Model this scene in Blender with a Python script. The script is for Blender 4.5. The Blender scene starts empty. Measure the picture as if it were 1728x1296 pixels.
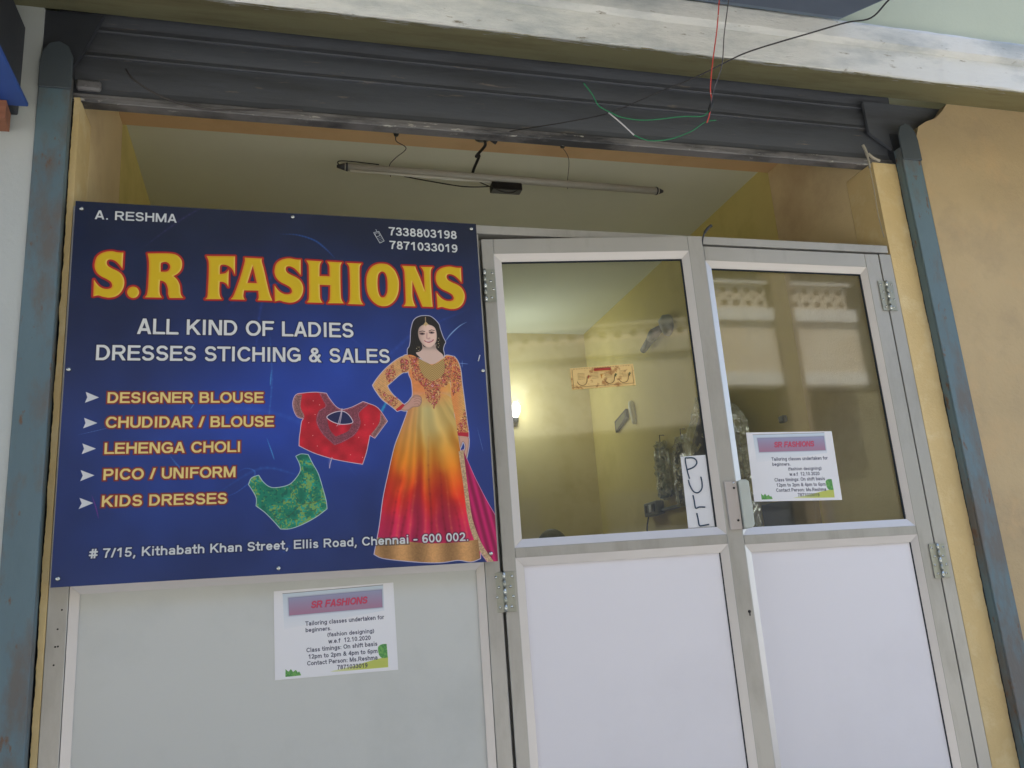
import bpy, bmesh, math, random, json
import numpy as np
from mathutils import Vector, Matrix

C = bpy.context.scene.collection
S = bpy.context.scene
rnd = random.Random(7)

# ------------------------------------------------------------------ camera, sky, sun, exposure
cd = bpy.data.cameras.new('camera'); cam = bpy.data.objects.new('camera', cd); C.objects.link(cam)
cd.sensor_width = 36.0; cd.lens = 36.0 * 1420.75 / 1728.0; cd.clip_start = 0.02; cd.clip_end = 200
right = Vector((0.96312643, -0.25938982, -0.07144516))
down = Vector((-0.00151495, 0.26031418, -0.96552278))
fwd = Vector((0.26904497, 0.93002874, 0.2503225))
M = Matrix(((right.x, -down.x, -fwd.x), (right.y, -down.y, -fwd.y), (right.z, -down.z, -fwd.z))).to_4x4()
M.translation = Vector((0.0, -2.4, 1.45)); cam.matrix_world = M
S.camera = cam

world = bpy.data.worlds.new('World'); S.world = world; world.use_nodes = True
wn = world.node_tree; bgd = wn.nodes['Background']
sky = wn.nodes.new('ShaderNodeTexSky'); sky.sky_type = 'NISHITA'; sky.sun_disc = False
SUN_EL, SUN_ROT = math.radians(71), math.radians(-14)
sky.sun_elevation = SUN_EL; sky.sun_rotation = SUN_ROT; sky.dust_density = 1.5; sky.air_density = 1.0
wn.links.new(sky.outputs[0], bgd.inputs[0]); bgd.inputs[1].default_value = 0.115
sl = bpy.data.lights.new('sun', 'SUN'); sl.energy = 3.6; sl.angle = math.radians(0.5); sl.color = (1.0, 0.96, 0.90)
sun = bpy.data.objects.new('sun', sl); C.objects.link(sun)
sd = Vector((math.sin(SUN_ROT) * math.cos(SUN_EL), math.cos(SUN_ROT) * math.cos(SUN_EL), math.sin(SUN_EL)))
sun.rotation_euler = sd.to_track_quat('Z', 'Y').to_euler(); sun.location = (0, 6, 12)
S.view_settings.view_transform = 'Standard'; S.view_settings.look = 'None'
S.view_settings.gamma = 1.0; S.view_settings.use_curve_mapping = False
S.view_settings.exposure = 2.22
S.render.engine = 'CYCLES'
S.cycles.use_denoising = True; S.cycles.max_bounces = 8; S.cycles.diffuse_bounces = 5; S.cycles.glossy_bounces = 4
S.cycles.transparent_max_bounces = 12; S.cycles.sample_clamp_indirect = 6.0
S.cycles.caustics_reflective = False; S.cycles.caustics_refractive = False

# ------------------------------------------------------------------ helpers
def lin(r, g, b):
    f = lambda c: (c / 255 / 12.92) if c / 255 <= 0.04045 else ((c / 255 + 0.055) / 1.055) ** 2.4
    return (f(r), f(g), f(b), 1.0)

def mat(name, rgb, rough=0.6, metal=0.0, vary=0.08, scale=6.0, bump=0.0, bscale=60.0,
        patch=None, pscale=4.0, plo=0.55, phi=0.65, spec=0.5, fine=0.0, stretch=(1, 1, 1), patch2=None, p2=(9.0, 0.6, 0.7)):
    """painted / plastered / metal surface: base colour with soft variation, optional worn patches and fine relief"""
    m = bpy.data.materials.new(name); m.use_nodes = True; nt = m.node_tree; N = nt.nodes; L = nt.links
    b = N['Principled BSDF']; b.inputs['Roughness'].default_value = rough; b.inputs['Metallic'].default_value = metal
    b.inputs['Specular IOR Level'].default_value = spec
    tc = N.new('ShaderNodeTexCoord'); mp = N.new('ShaderNodeMapping'); mp.inputs['Scale'].default_value = stretch
    L.new(tc.outputs['Object'], mp.inputs[0])
    def noise(s, d=5.0, r=0.6):
        n = N.new('ShaderNodeTexNoise'); n.inputs['Scale'].default_value = s; n.inputs['Detail'].default_value = d
        n.inputs['Roughness'].default_value = r; L.new(mp.outputs[0], n.inputs['Vector']); return n
    n1 = noise(scale)
    mx = N.new('ShaderNodeMix'); mx.data_type = 'RGBA'
    c = lin(*rgb)
    mx.inputs['A'].default_value = tuple(min(1, v * (1 - vary * 2)) for v in c[:3]) + (1,)
    mx.inputs['B'].default_value = tuple(min(1, v * (1 + vary * 2)) for v in c[:3]) + (1,)
    L.new(n1.outputs['Fac'], mx.inputs['Factor'])
    out = mx.outputs['Result']
    def overlay(out, col, s, lo, hi, off):
        n = noise(s, 8.0, 0.65)
        r = N.new('ShaderNodeMapRange'); r.inputs['From Min'].default_value = lo; r.inputs['From Max'].default_value = hi
        L.new(n.outputs['Fac'], r.inputs['Value'])
        k = N.new('ShaderNodeMix'); k.data_type = 'RGBA'; k.inputs['B'].default_value = lin(*col)
        L.new(out, k.inputs['A']); L.new(r.outputs[0], k.inputs['Factor']); return k.outputs['Result']
    if patch: out = overlay(out, patch, pscale, plo, phi, 0)
    if patch2: out = overlay(out, patch2, p2[0], p2[1], p2[2], 3)
    L.new(out, b.inputs['Base Color'])
    if bump:
        nb = noise(bscale, 6.0, 0.7)
        bp = N.new('ShaderNodeBump'); bp.inputs['Strength'].default_value = bump; bp.inputs['Distance'].default_value = 0.004
        L.new(nb.outputs['Fac'], bp.inputs['Height']); L.new(bp.outputs[0], b.inputs['Normal'])
    return m

class MB:
    """collects boxes, prisms, tubes into one mesh"""
    def __init__(s): s.bm = bmesh.new()
    def box(s, x0, x1, y0, y1, z0, z1, bev=0.0):
        t = bmesh.new(); bmesh.ops.create_cube(t, size=1.0)
        for v in t.verts:
            v.co = Vector(((x0 + x1) / 2 + v.co.x * (x1 - x0), (y0 + y1) / 2 + v.co.y * (y1 - y0), (z0 + z1) / 2 + v.co.z * (z1 - z0)))
        if bev: bmesh.ops.bevel(t, geom=t.edges[:], offset=bev, segments=1, affect='EDGES')
        s.merge(t); return s
    def merge(s, t):
        me = bpy.data.meshes.new('tmp'); t.to_mesh(me); t.free(); s.bm.from_mesh(me); bpy.data.meshes.remove(me)
    def prism(s, pts, axis, a, b, bev=0.0):
        """polygon in the two other axes, extruded along axis from a to b"""
        t = bmesh.new()
        def mk(p, d):
            if axis == 'x': return (d, p[0], p[1])
            if axis == 'y': return (p[0], d, p[1])
            return (p[0], p[1], d)
        v0 = [t.verts.new(mk(p, a)) for p in pts]; v1 = [t.verts.new(mk(p, b)) for p in pts]
        t.faces.new(v0); t.faces.new(v1[::-1]); n = len(pts)
        for i in range(n): t.faces.new((v0[i], v0[(i + 1) % n], v1[(i + 1) % n], v1[i]))
        bmesh.ops.recalc_face_normals(t, faces=t.faces[:])
        if bev: bmesh.ops.bevel(t, geom=t.edges[:], offset=bev, segments=1, affect='EDGES')
        s.merge(t); return s
    def hull(s, pts):
        t = bmesh.new(); vs = [t.verts.new(p) for p in pts]
        bmesh.ops.convex_hull(t, input=vs); s.merge(t); return s
    def tube(s, pts, r, n=8, caps=True):
        pts = [Vector(p) for p in pts]; t = bmesh.new(); rings = []
        up = Vector((0.13, 0.97, 0.2)).normalized()
        for i, p in enumerate(pts):
            d = (pts[min(i + 1, len(pts) - 1)] - pts[max(i - 1, 0)]).normalized()
            a = d.cross(up)
            if a.length < 1e-3: a = d.cross(Vector((1, 0, 0)))
            a.normalize(); b = d.cross(a); rr = r[i] if isinstance(r, (list, tuple)) else r
            rings.append([t.verts.new(p + (a * math.cos(k * 2 * math.pi / n) + b * math.sin(k * 2 * math.pi / n)) * rr) for k in range(n)])
        for i in range(len(rings) - 1):
            for k in range(n): t.faces.new((rings[i][k], rings[i][(k + 1) % n], rings[i + 1][(k + 1) % n], rings[i + 1][k]))
        if caps: t.faces.new(rings[0][::-1]); t.faces.new(rings[-1])
        for f in t.faces: f.smooth = True
        s.merge(t); return s
    def disc(s, c, r, th, axis='y', n=14):
        a = Vector(c); d = {'y': Vector((0, th, 0)), 'x': Vector((th, 0, 0)), 'z': Vector((0, 0, th))}[axis]
        return s.tube([a, a + d], r, n)
    def build(s, name, m, parent=None, smooth=False):
        bmesh.ops.recalc_face_normals(s.bm, faces=s.bm.faces[:])
        me = bpy.data.meshes.new(name); s.bm.to_mesh(me); s.bm.free(); me.materials.append(m)
        o = bpy.data.objects.new(name, me); C.objects.link(o)
        if parent: o.parent = parent
        return o

def catmull(P, n=6):
    P = [Vector(p) for p in P]; out = []
    Q = [P[0]] + P + [P[-1]]
    for i in range(1, len(Q) - 2):
        for k in range(n):
            t = k / n
            out.append(0.5 * ((2 * Q[i]) + (-Q[i - 1] + Q[i + 1]) * t + (2 * Q[i - 1] - 5 * Q[i] + 4 * Q[i + 1] - Q[i + 2]) * t * t + (-Q[i - 1] + 3 * Q[i] - 3 * Q[i + 1] + Q[i + 2]) * t ** 3))
    out.append(P[-1]); return out

def tag(o, label, cat, group=None):
    o['label'] = label; o['category'] = cat
    if group: o['group'] = group
    return o
def thing(name, label, cat, loc=(0, 0, 0), rz=0.0, group=None):
    o = bpy.data.objects.new(name, None); o.empty_display_size = 0.1; C.objects.link(o)
    o.location = loc; o.rotation_euler = (0, 0, rz); return tag(o, label, cat, group)
def struct(o): o['kind'] = 'structure'; return o
def lab(o, l): o['label'] = l; return o
def box(name, m, parent, *a, bev=0.0): return MB().box(*a, bev=bev).build(name, m, parent)

# ------------------------------------------------------------------ materials
brk_m = mat('dim blue grey bracket paint', (80, 90, 98), 0.6, 0.1, 0.1, 4, 0.3, 60)
alu = mat('anodised aluminium', (182, 182, 180), 0.42, 0.5, 0.06, 3.0, 0.05, 300, patch=(148, 146, 142), pscale=6, plo=0.5, phi=0.8, stretch=(1, 1, 0.3), patch2=(110, 106, 100), p2=(60, .73, .77))
alu2 = mat('bright aluminium bead', (214, 212, 213), 0.36, 0.35, 0.04, 3.0)
white_panel = mat('white laminate panel', (236, 236, 246), 0.42, 0, 0.008, 2.0, patch=(222, 222, 232), pscale=1.1, plo=0.5, phi=0.95, patch2=(196, 194, 198), p2=(26, 0.735, 0.78))
grey_panel = mat('pale grey composite panel', (204, 208, 208), 0.5, 0, 0.015, 2.5, patch=(192, 197, 197), pscale=2.2, plo=0.5, phi=0.75, patch2=(120, 120, 118), p2=(38, 0.74, 0.78))
strip_m = mat('cream yellow plaster edge', (222, 198, 146), 0.85, 0, 0.08, 5, 0.5, 90, patch=(232, 214, 170), pscale=9, plo=0.5, phi=0.7, patch2=(150, 105, 70), p2=(22, 0.68, 0.73))
reveal_m = mat('ochre wall paint', (224, 204, 162), 0.85, 0, 0.07, 3.5, 0.35, 90, patch=(204, 178, 140), pscale=3.0, plo=0.5, phi=0.75)
soffit_m = mat('orange brown soffit paint', (214, 182, 140), 0.85, 0, 0.07, 3, 0.2, 80, patch=(196, 156, 112), pscale=2.0, plo=0.5, phi=0.8)
ceil_m = mat('pale green grey ceiling paint', (222, 226, 212), 0.9, 0, 0.04, 2, 0.1, 60)
ywall_m = mat('yellow wall paint', (218, 202, 130), 0.8, 0, 0.06, 2.5, 0.15, 70, patch=(196, 180, 108), pscale=2.6, plo=0.5, phi=0.8)
back_m = mat('cream back wall paint', (216, 202, 154), 0.85, 0, 0.06, 2.2, 0.15, 70, patch=(196, 178, 122), pscale=3.4, plo=0.5, phi=0.8)
peach_m = mat('peach outer plaster', (192, 172, 136), 0.9, 0, 0.08, 2.2, 0.9, 36, patch=(174, 156, 128), pscale=3.4, plo=0.5, phi=0.74, patch2=(202, 176, 136), p2=(5, 0.52, 0.74))
lwall_m = mat('whitewashed wall', (192, 200, 202), 0.85, 0, 0.03, 2.5, 0.3, 60, patch=(176, 182, 184), pscale=3, plo=0.55, phi=0.8, patch2=(120, 95, 80), p2=(16, 0.74, 0.78))
guide_m = mat('weathered blue paint', (100, 124, 136), 0.6, 0.0, 0.12, 4, 0.4, 60, patch=(106, 106, 106), pscale=6, plo=0.49, phi=0.6, patch2=(112, 90, 76), p2=(26, 0.60, 0.66), stretch=(1, 1, 0.4))
dark_m = mat('grimy dark steel', (62, 66, 74), 0.6, 0.2, 0.12, 6, 0.3, 60)
shut_m = mat('dark blue grey shutter steel', (88, 93, 102), 0.7, 0.0, 0.1, 3, 0.3, 40, patch=(66, 68, 72), pscale=3, plo=0.45, phi=0.7, stretch=(0.4, 1, 3), patch2=(128, 120, 112), p2=(16, .62, .72))
bar_m = mat('chipped grey shutter bar', (132, 132, 136), 0.6, 0.2, 0.12, 8, 0.4, 50, patch=(72, 74, 80), pscale=6, plo=0.45, phi=0.6, patch2=(190, 190, 188), p2=(30, 0.62, 0.67), stretch=(0.5, 1, 2))
topwall_m = mat('pale green wall paint', (192, 200, 180), 0.9, 0, 0.04, 2.5, 0.5, 90, patch=(176, 184, 160), pscale=2, plo=0.5, phi=0.8)
steel_m = mat('dull hinge steel', (168, 172, 165), 0.38, 0.75, 0.1, 20, 0.1, 100)
screw_m = mat('bright screw steel', (205, 210, 208), 0.25, 0.85, 0.05, 20)
black_m = mat('black plastic', (24, 25, 27), 0.5, 0, 0.15, 10)
rubber_m = mat('dark gasket rubber', (30, 40, 50), 0.7, 0, 0.1, 10)
handle_m = mat('grey plastic handle', (186, 194, 190), 0.4, 0, 0.03, 5)
handplate_m = mat('pinkish grey handle plate', (188, 182, 180), 0.4, 0.2, 0.04, 5)
step_m = mat('cement step', (150, 146, 138), 0.9, 0, 0.08, 3, 0.5, 50)
paper_m = mat('plain white paper', (225, 228, 236), 0.7, 0, 0.02, 4)
ink_m = mat('blue black marker ink', (28, 62, 92), 0.6, 0, 0.1, 30)
gold_m = mat('embossed gold foil card', (238, 206, 138), 0.5, 0.0, 0.08, 30, 0.3, 160, patch=(190, 140, 84), pscale=30, plo=0.55, phi=0.62)

# ledge paint: olive soffit with white paint flaking in from its front edge
def ledge_mat():
    m = mat('olive stained ledge underside', (160, 157, 118), 0.9, 0, 0.1, 2.5, 0.6, 60, patch=(134, 128, 92), pscale=5, plo=0.45, phi=0.7, stretch=(0.6, 1.5, 1))
    nt = m.node_tree; N = nt.nodes; L = nt.links; b = N['Principled BSDF']; src = b.inputs['Base Color'].links[0].from_socket
    tc = N.new('ShaderNodeTexCoord'); sp = N.new('ShaderNodeSeparateXYZ'); L.new(tc.outputs['Object'], sp.inputs[0])
    r = N.new('ShaderNodeMapRange'); r.inputs['From Min'].default_value = -0.27; r.inputs['From Max'].default_value = -0.365
    L.new(sp.outputs['Y'], r.inputs['Value'])
    mp = N.new('ShaderNodeMapping'); mp.inputs['Scale'].default_value = (14, 55, 55); L.new(tc.outputs['Object'], mp.inputs[0])
    n = N.new('ShaderNodeTexNoise'); n.inputs['Scale'].default_value = 1.0; n.inputs['Detail'].default_value = 8; n.inputs['Roughness'].default_value = 0.7
    L.new(mp.outputs[0], n.inputs['Vector'])
    a = N.new('ShaderNodeMath'); a.operation = 'MULTIPLY_ADD'; a.inputs[1].default_value = 0.34; L.new(r.outputs[0], a.inputs[0]); L.new(n.outputs['Fac'], a.inputs[2])
    t = N.new('ShaderNodeMapRange'); t.inputs['From Min'].default_value = 0.74; t.inputs['From Max'].default_value = 0.80; L.new(a.outputs[0], t.inputs['Value'])
    k = N.new('ShaderNodeMix'); k.data_type = 'RGBA'; k.inputs['B'].default_value = lin(205, 208, 205); L.new(src, k.inputs['A']); L.new(t.outputs[0], k.inputs['Factor'])
    L.new(k.outputs['Result'], b.inputs['Base Color']); return m
ledge_m = ledge_mat()
fascia_m = mat('old white limewash', (228, 231, 231), 0.85, 0, 0.04, 2.5, 0.9, 60, patch=(170, 180, 186), pscale=4.2, plo=0.46, phi=0.68, patch2=(128, 122, 108), p2=(24, 0.62, 0.70), stretch=(0.45, 1, 1.6))

def glass_mat():
    m = bpy.data.materials.new('clear window glass'); m.use_nodes = True; nt = m.node_tree; N = nt.nodes; L = nt.links
    N.remove(N['Principled BSDF']); out = N['Material Output']
    lw = N.new('ShaderNodeLayerWeight'); lw.inputs[0].default_value = 0.5
    pw = N.new('ShaderNodeMath'); pw.operation = 'POWER'; pw.inputs[1].default_value = 5.0; L.new(lw.outputs['Facing'], pw.inputs[0])
    ma = N.new('ShaderNodeMath'); ma.operation = 'MULTIPLY_ADD'; ma.inputs[1].default_value = 0.9; ma.inputs[2].default_value = 0.075; L.new(pw.outputs[0], ma.inputs[0])
    tr = N.new('ShaderNodeBsdfTransparent'); tr.inputs[0].default_value = (0.95, 0.97, 0.95, 1)
    gl = N.new('ShaderNodeBsdfGlossy'); gl.inputs['Roughness'].default_value = 0.04; gl.inputs[0].default_value = (0.97, 0.97, 0.97, 1)
    mx = N.new('ShaderNodeMixShader'); L.new(ma.outputs[0], mx.inputs[0]); L.new(tr.outputs[0], mx.inputs[1]); L.new(gl.outputs[0], mx.inputs[2])
    df = N.new('ShaderNodeBsdfDiffuse'); df.inputs[0].default_value = (0.7, 0.7, 0.66, 1)          # thin dust film
    tc = N.new('ShaderNodeTexCoord'); n = N.new('ShaderNodeTexNoise'); n.inputs['Scale'].default_value = 3; n.inputs['Detail'].default_value = 6
    L.new(tc.outputs['Object'], n.inputs['Vector'])
    r = N.new('ShaderNodeMapRange'); r.inputs['From Min'].default_value = 0.3; r.inputs['From Max'].default_value = 0.8; r.inputs['To Min'].default_value = 0.01; r.inputs['To Max'].default_value = 0.05
    L.new(n.outputs['Fac'], r.inputs['Value'])
    m2 = N.new('ShaderNodeMixShader'); L.new(r.outputs[0], m2.inputs[0]); L.new(mx.outputs[0], m2.inputs[1]); L.new(df.outputs[0], m2.inputs[2])
    L.new(m2.outputs[0], out.inputs[0]); return m
glass_m = glass_mat()

# ------------------------------------------------------------------ printing: a small stroke alphabet and a distance-field painter
def arc(cx, cy, rx, ry, a0, a1, n=14):
    n = max(4, int(abs(a1 - a0) / 360 * 28)); return [(cx + rx * math.cos(math.radians(a0 + (a1 - a0) * i / n)), cy + ry * math.sin(math.radians(a0 + (a1 - a0) * i / n))) for i in range(n + 1)]
T_, B_ = 0.925, 0.075
G = {
 'A': (.74, [[(.05, -.1), (.37, 1.02), (.69, -.1)], [(.16, .29), (.58, .29)]]),
 'B': (.74, [[(.1, -.1), (.1, 1.1)], [(.1, T_), (.4, T_)] + arc(.4, .725, .19, .2, 90, -90) + [(.1, .525)], [(.4, .525)] + arc(.42, .3, .22, .225, 90, -90) + [(.1, B_)]]),
 'C': (.78, [arc(.42, .5, .33, .425, 42, 318)]),
 'D': (.78, [[(.1, -.1), (.1, 1.1)], [(.1, T_), (.32, T_)] + arc(.32, .5, .35, .425, 90, -90) + [(.1, B_)]]),
 'E': (.7, [[(.1, -.1), (.1, 1.1)], [(.1, T_), (.62, T_)], [(.1, .52), (.58, .52)], [(.1, B_), (.64, B_)]]),
 'F': (.66, [[(.1, -.1), (.1, 1.1)], [(.1, T_), (.6, T_)], [(.1, .5), (.54, .5)]]),
 'G': (.84, [arc(.43, .5, .34, .425, 42, 335), [(.44, .46), (.74, .46), (.74, .18)]]),
 'H': (.76, [[(.1, -.1), (.1, 1.1)], [(.66, -.1), (.66, 1.1)], [(.1, .54), (.66, .54)]]),
 'I': (.3, [[(.15, -.1), (.15, 1.1)]]),
 'K': (.75, [[(.1, -.1), (.1, 1.1)], [(.74, 1.1), (.1, .34)], [(.3, .58), (.76, -.1)]]),
 'L': (.64, [[(.1, -.1), (.1, 1.1)], [(.1, B_), (.6, B_)]]),
 'M': (.9, [[(.1, -.1), (.1, 1.1)], [(.1, 1.05), (.45, .05), (.8, 1.05)], [(.8, -.1), (.8, 1.1)]]),
 'N': (.77, [[(.1, -.1), (.1, 1.1)], [(.1, 1.05), (.67, -.05)], [(.67, -.1), (.67, 1.1)]]),
 'O': (.84, [arc(.42, .5, .34, .425, 0, 360)]),
 'P': (.7, [[(.1, -.1), (.1, 1.1)], [(.1, T_), (.38, T_)] + arc(.4, .69, .22, .235, 90, -90) + [(.1, .455)]]),
 'R': (.76, [[(.1, -.1), (.1, 1.1)], [(.1, T_), (.4, T_)] + arc(.42, .7, .22, .225, 90, -90) + [(.1, .475)], [(.4, .475), (.72, -.1)]]),
 'S': (.7, [arc(.35, .71, .235, .215, 25, 250) + arc(.35, .29, .255, .215, 80, -155)]),
 'T': (.66, [[(.33, -.1), (.33, 1.1)], [(.02, T_), (.64, T_)]]),
 'U': (.76, [[(.1, 1.1), (.1, .36)] + arc(.38, .36, .28, .285, 180, 360) + [(.66, 1.1)]]),
 '0': (.6, [arc(.3, .5, .21, .425, 0, 360)]),
 '1': (.6, [[(.34, -.1), (.34, .98)], [(.36, .98), (.12, .74)]]),
 '2': (.6, [arc(.3, .7, .2, .225, 160, -20) + [(.46, .5), (.1, B_), (.54, B_)]]),
 '3': (.6, [arc(.28, .72, .19, .205, 150, -90), arc(.28, .29, .22, .215, 90, -160)]),
 '4': (.6, [[(.42, -.1), (.42, .98)], [(.42, .98), (.04, .28), (.56, .28)]]),
 '5': (.6, [[(.5, T_), (.16, T_), (.11, .5)] + arc(.29, .31, .215, .235, 130, -155)]),
 '6': (.6, [arc(.31, .31, .2, .235, 0, 360), arc(.38, .5, .28, .425, 180, 65)]),
 '7': (.6, [[(.06, T_), (.52, T_), (.3, .5), (.22, -.1)]]),
 '8': (.6, [arc(.3, .72, .17, .2, 0, 360), arc(.3, .29, .21, .215, 0, 360)]),
 '9': (.6, [arc(.29, .69, .2, .235, 0, 360), arc(.22, .5, .28, .425, 0, -115)]),
 'a': (.6, [arc(.28, .22, .19, .16, 0, 360), [(.48, -.1), (.48, .45)] + arc(.29, .47, .19, .19, 0, 150)]),
 'b': (.62, [[(.1, -.1), (.1, 1.1)], arc(.32, .35, .21, .285, 0, 360)]),
 'c': (.56, [arc(.31, .35, .22, .285, 45, 315)]),
 'd': (.62, [[(.52, -.1), (.52, 1.1)], arc(.3, .35, .21, .285, 0, 360)]),
 'e': (.6, [[(.1, .36), (.5, .36)] + arc(.3, .35, .21, .285, 5, 320)]),
 'f': (.36, [[(.17, -.1), (.17, .75)] + arc(.31, .77, .14, .16, 180, 90), [(.02, .64), (.33, .64)]]),
 'g': (.62, [arc(.3, .36, .21, .275, 0, 360), [(.52, .7), (.52, .0)] + arc(.3, -.02, .22, .2, 0, -150)]),
 'h': (.62, [[(.1, -.1), (.1, 1.1)], arc(.31, .44, .2, .2, 170, 0) + [(.51, -.1)]]),
 'i': (.26, [[(.13, -.1), (.13, .66)], [(.13, .92), (.13, .94)]]),
 'k': (.56, [[(.1, -.1), (.1, 1.1)], [(.5, .7), (.12, .28)], [(.26, .44), (.54, -.1)]]),
 'l': (.26, [[(.13, -.1), (.13, 1.1)]]),
 'm': (.9, [[(.1, -.1), (.1, .7)], arc(.275, .45, .175, .19, 165, 0) + [(.45, -.1)], arc(.625, .45, .175, .19, 165, 0) + [(.8, -.1)]]),
 'n': (.62, [[(.1, -.1), (.1, .7)], arc(.31, .44, .2, .2, 170, 0) + [(.51, -.1)]]),
 'o': (.62, [arc(.31, .35, .22, .285, 0, 360)]),
 'p': (.62, [[(.1, -.3), (.1, .7)], arc(.32, .35, .21, .285, 0, 360)]),
 'r': (.4, [[(.1, -.1), (.1, .7)], arc(.32, .42, .21, .22, 160, 85)]),
 's': (.54, [arc(.27, .49, .15, .14, 30, 250) + arc(.27, .2, .17, .14, 80, -150)]),
 't': (.36, [[(.17, .9), (.17, .2)] + arc(.3, .2, .13, .14, 180, 280), [(.02, .64), (.32, .64)]]),
 'u': (.62, [[(.1, .75), (.1, .28)] + arc(.3, .27, .2, .205, 180, 350), [(.51, -.1), (.51, .75)]]),
 'w': (.8, [[(.04, .75), (.22, -.02), (.4, .68), (.58, -.02), (.76, .75)]]),
 '.': (.28, [[(.14, .07), (.14, .08)]]), ',': (.28, [[(.15, .08), (.15, .05), (.09, -.14)]]), ':': (.28, [[(.14, .07), (.14, .08)], [(.14, .58), (.14, .6)]]),
 '/': (.36, [[(.02, -.1), (.34, 1.1)]]), '#': (.66, [[(.2, -.05), (.28, 1.05)], [(.42, -.05), (.5, 1.05)], [(.04, .33), (.6, .33)], [(.08, .67), (.62, .67)]]),
 '&': (.78, [[(.72, -.06), (.22, .72)] + arc(.36, .77, .15, .155, 200, -30) + [(.16, .42)] + arc(.3, .27, .2, .2, 135, 300) + [(.64, .48)]]),
 '-': (.38, [[(.06, .4), (.32, .4)]]), '(': (.36, [arc(.5, .4, .36, .62, 130, 230)]), ')': (.36, [arc(-.14, .4, .36, .62, 50, -50)]), ' ': (.32, []),
}
CLIP = {'g': (-.4, .72), 'p': (-.25, .72), 'j': (-.4, 1), ',': (-.3, .2), '(': (-.25, 1.02), ')': (-.25, 1.02)}

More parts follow.
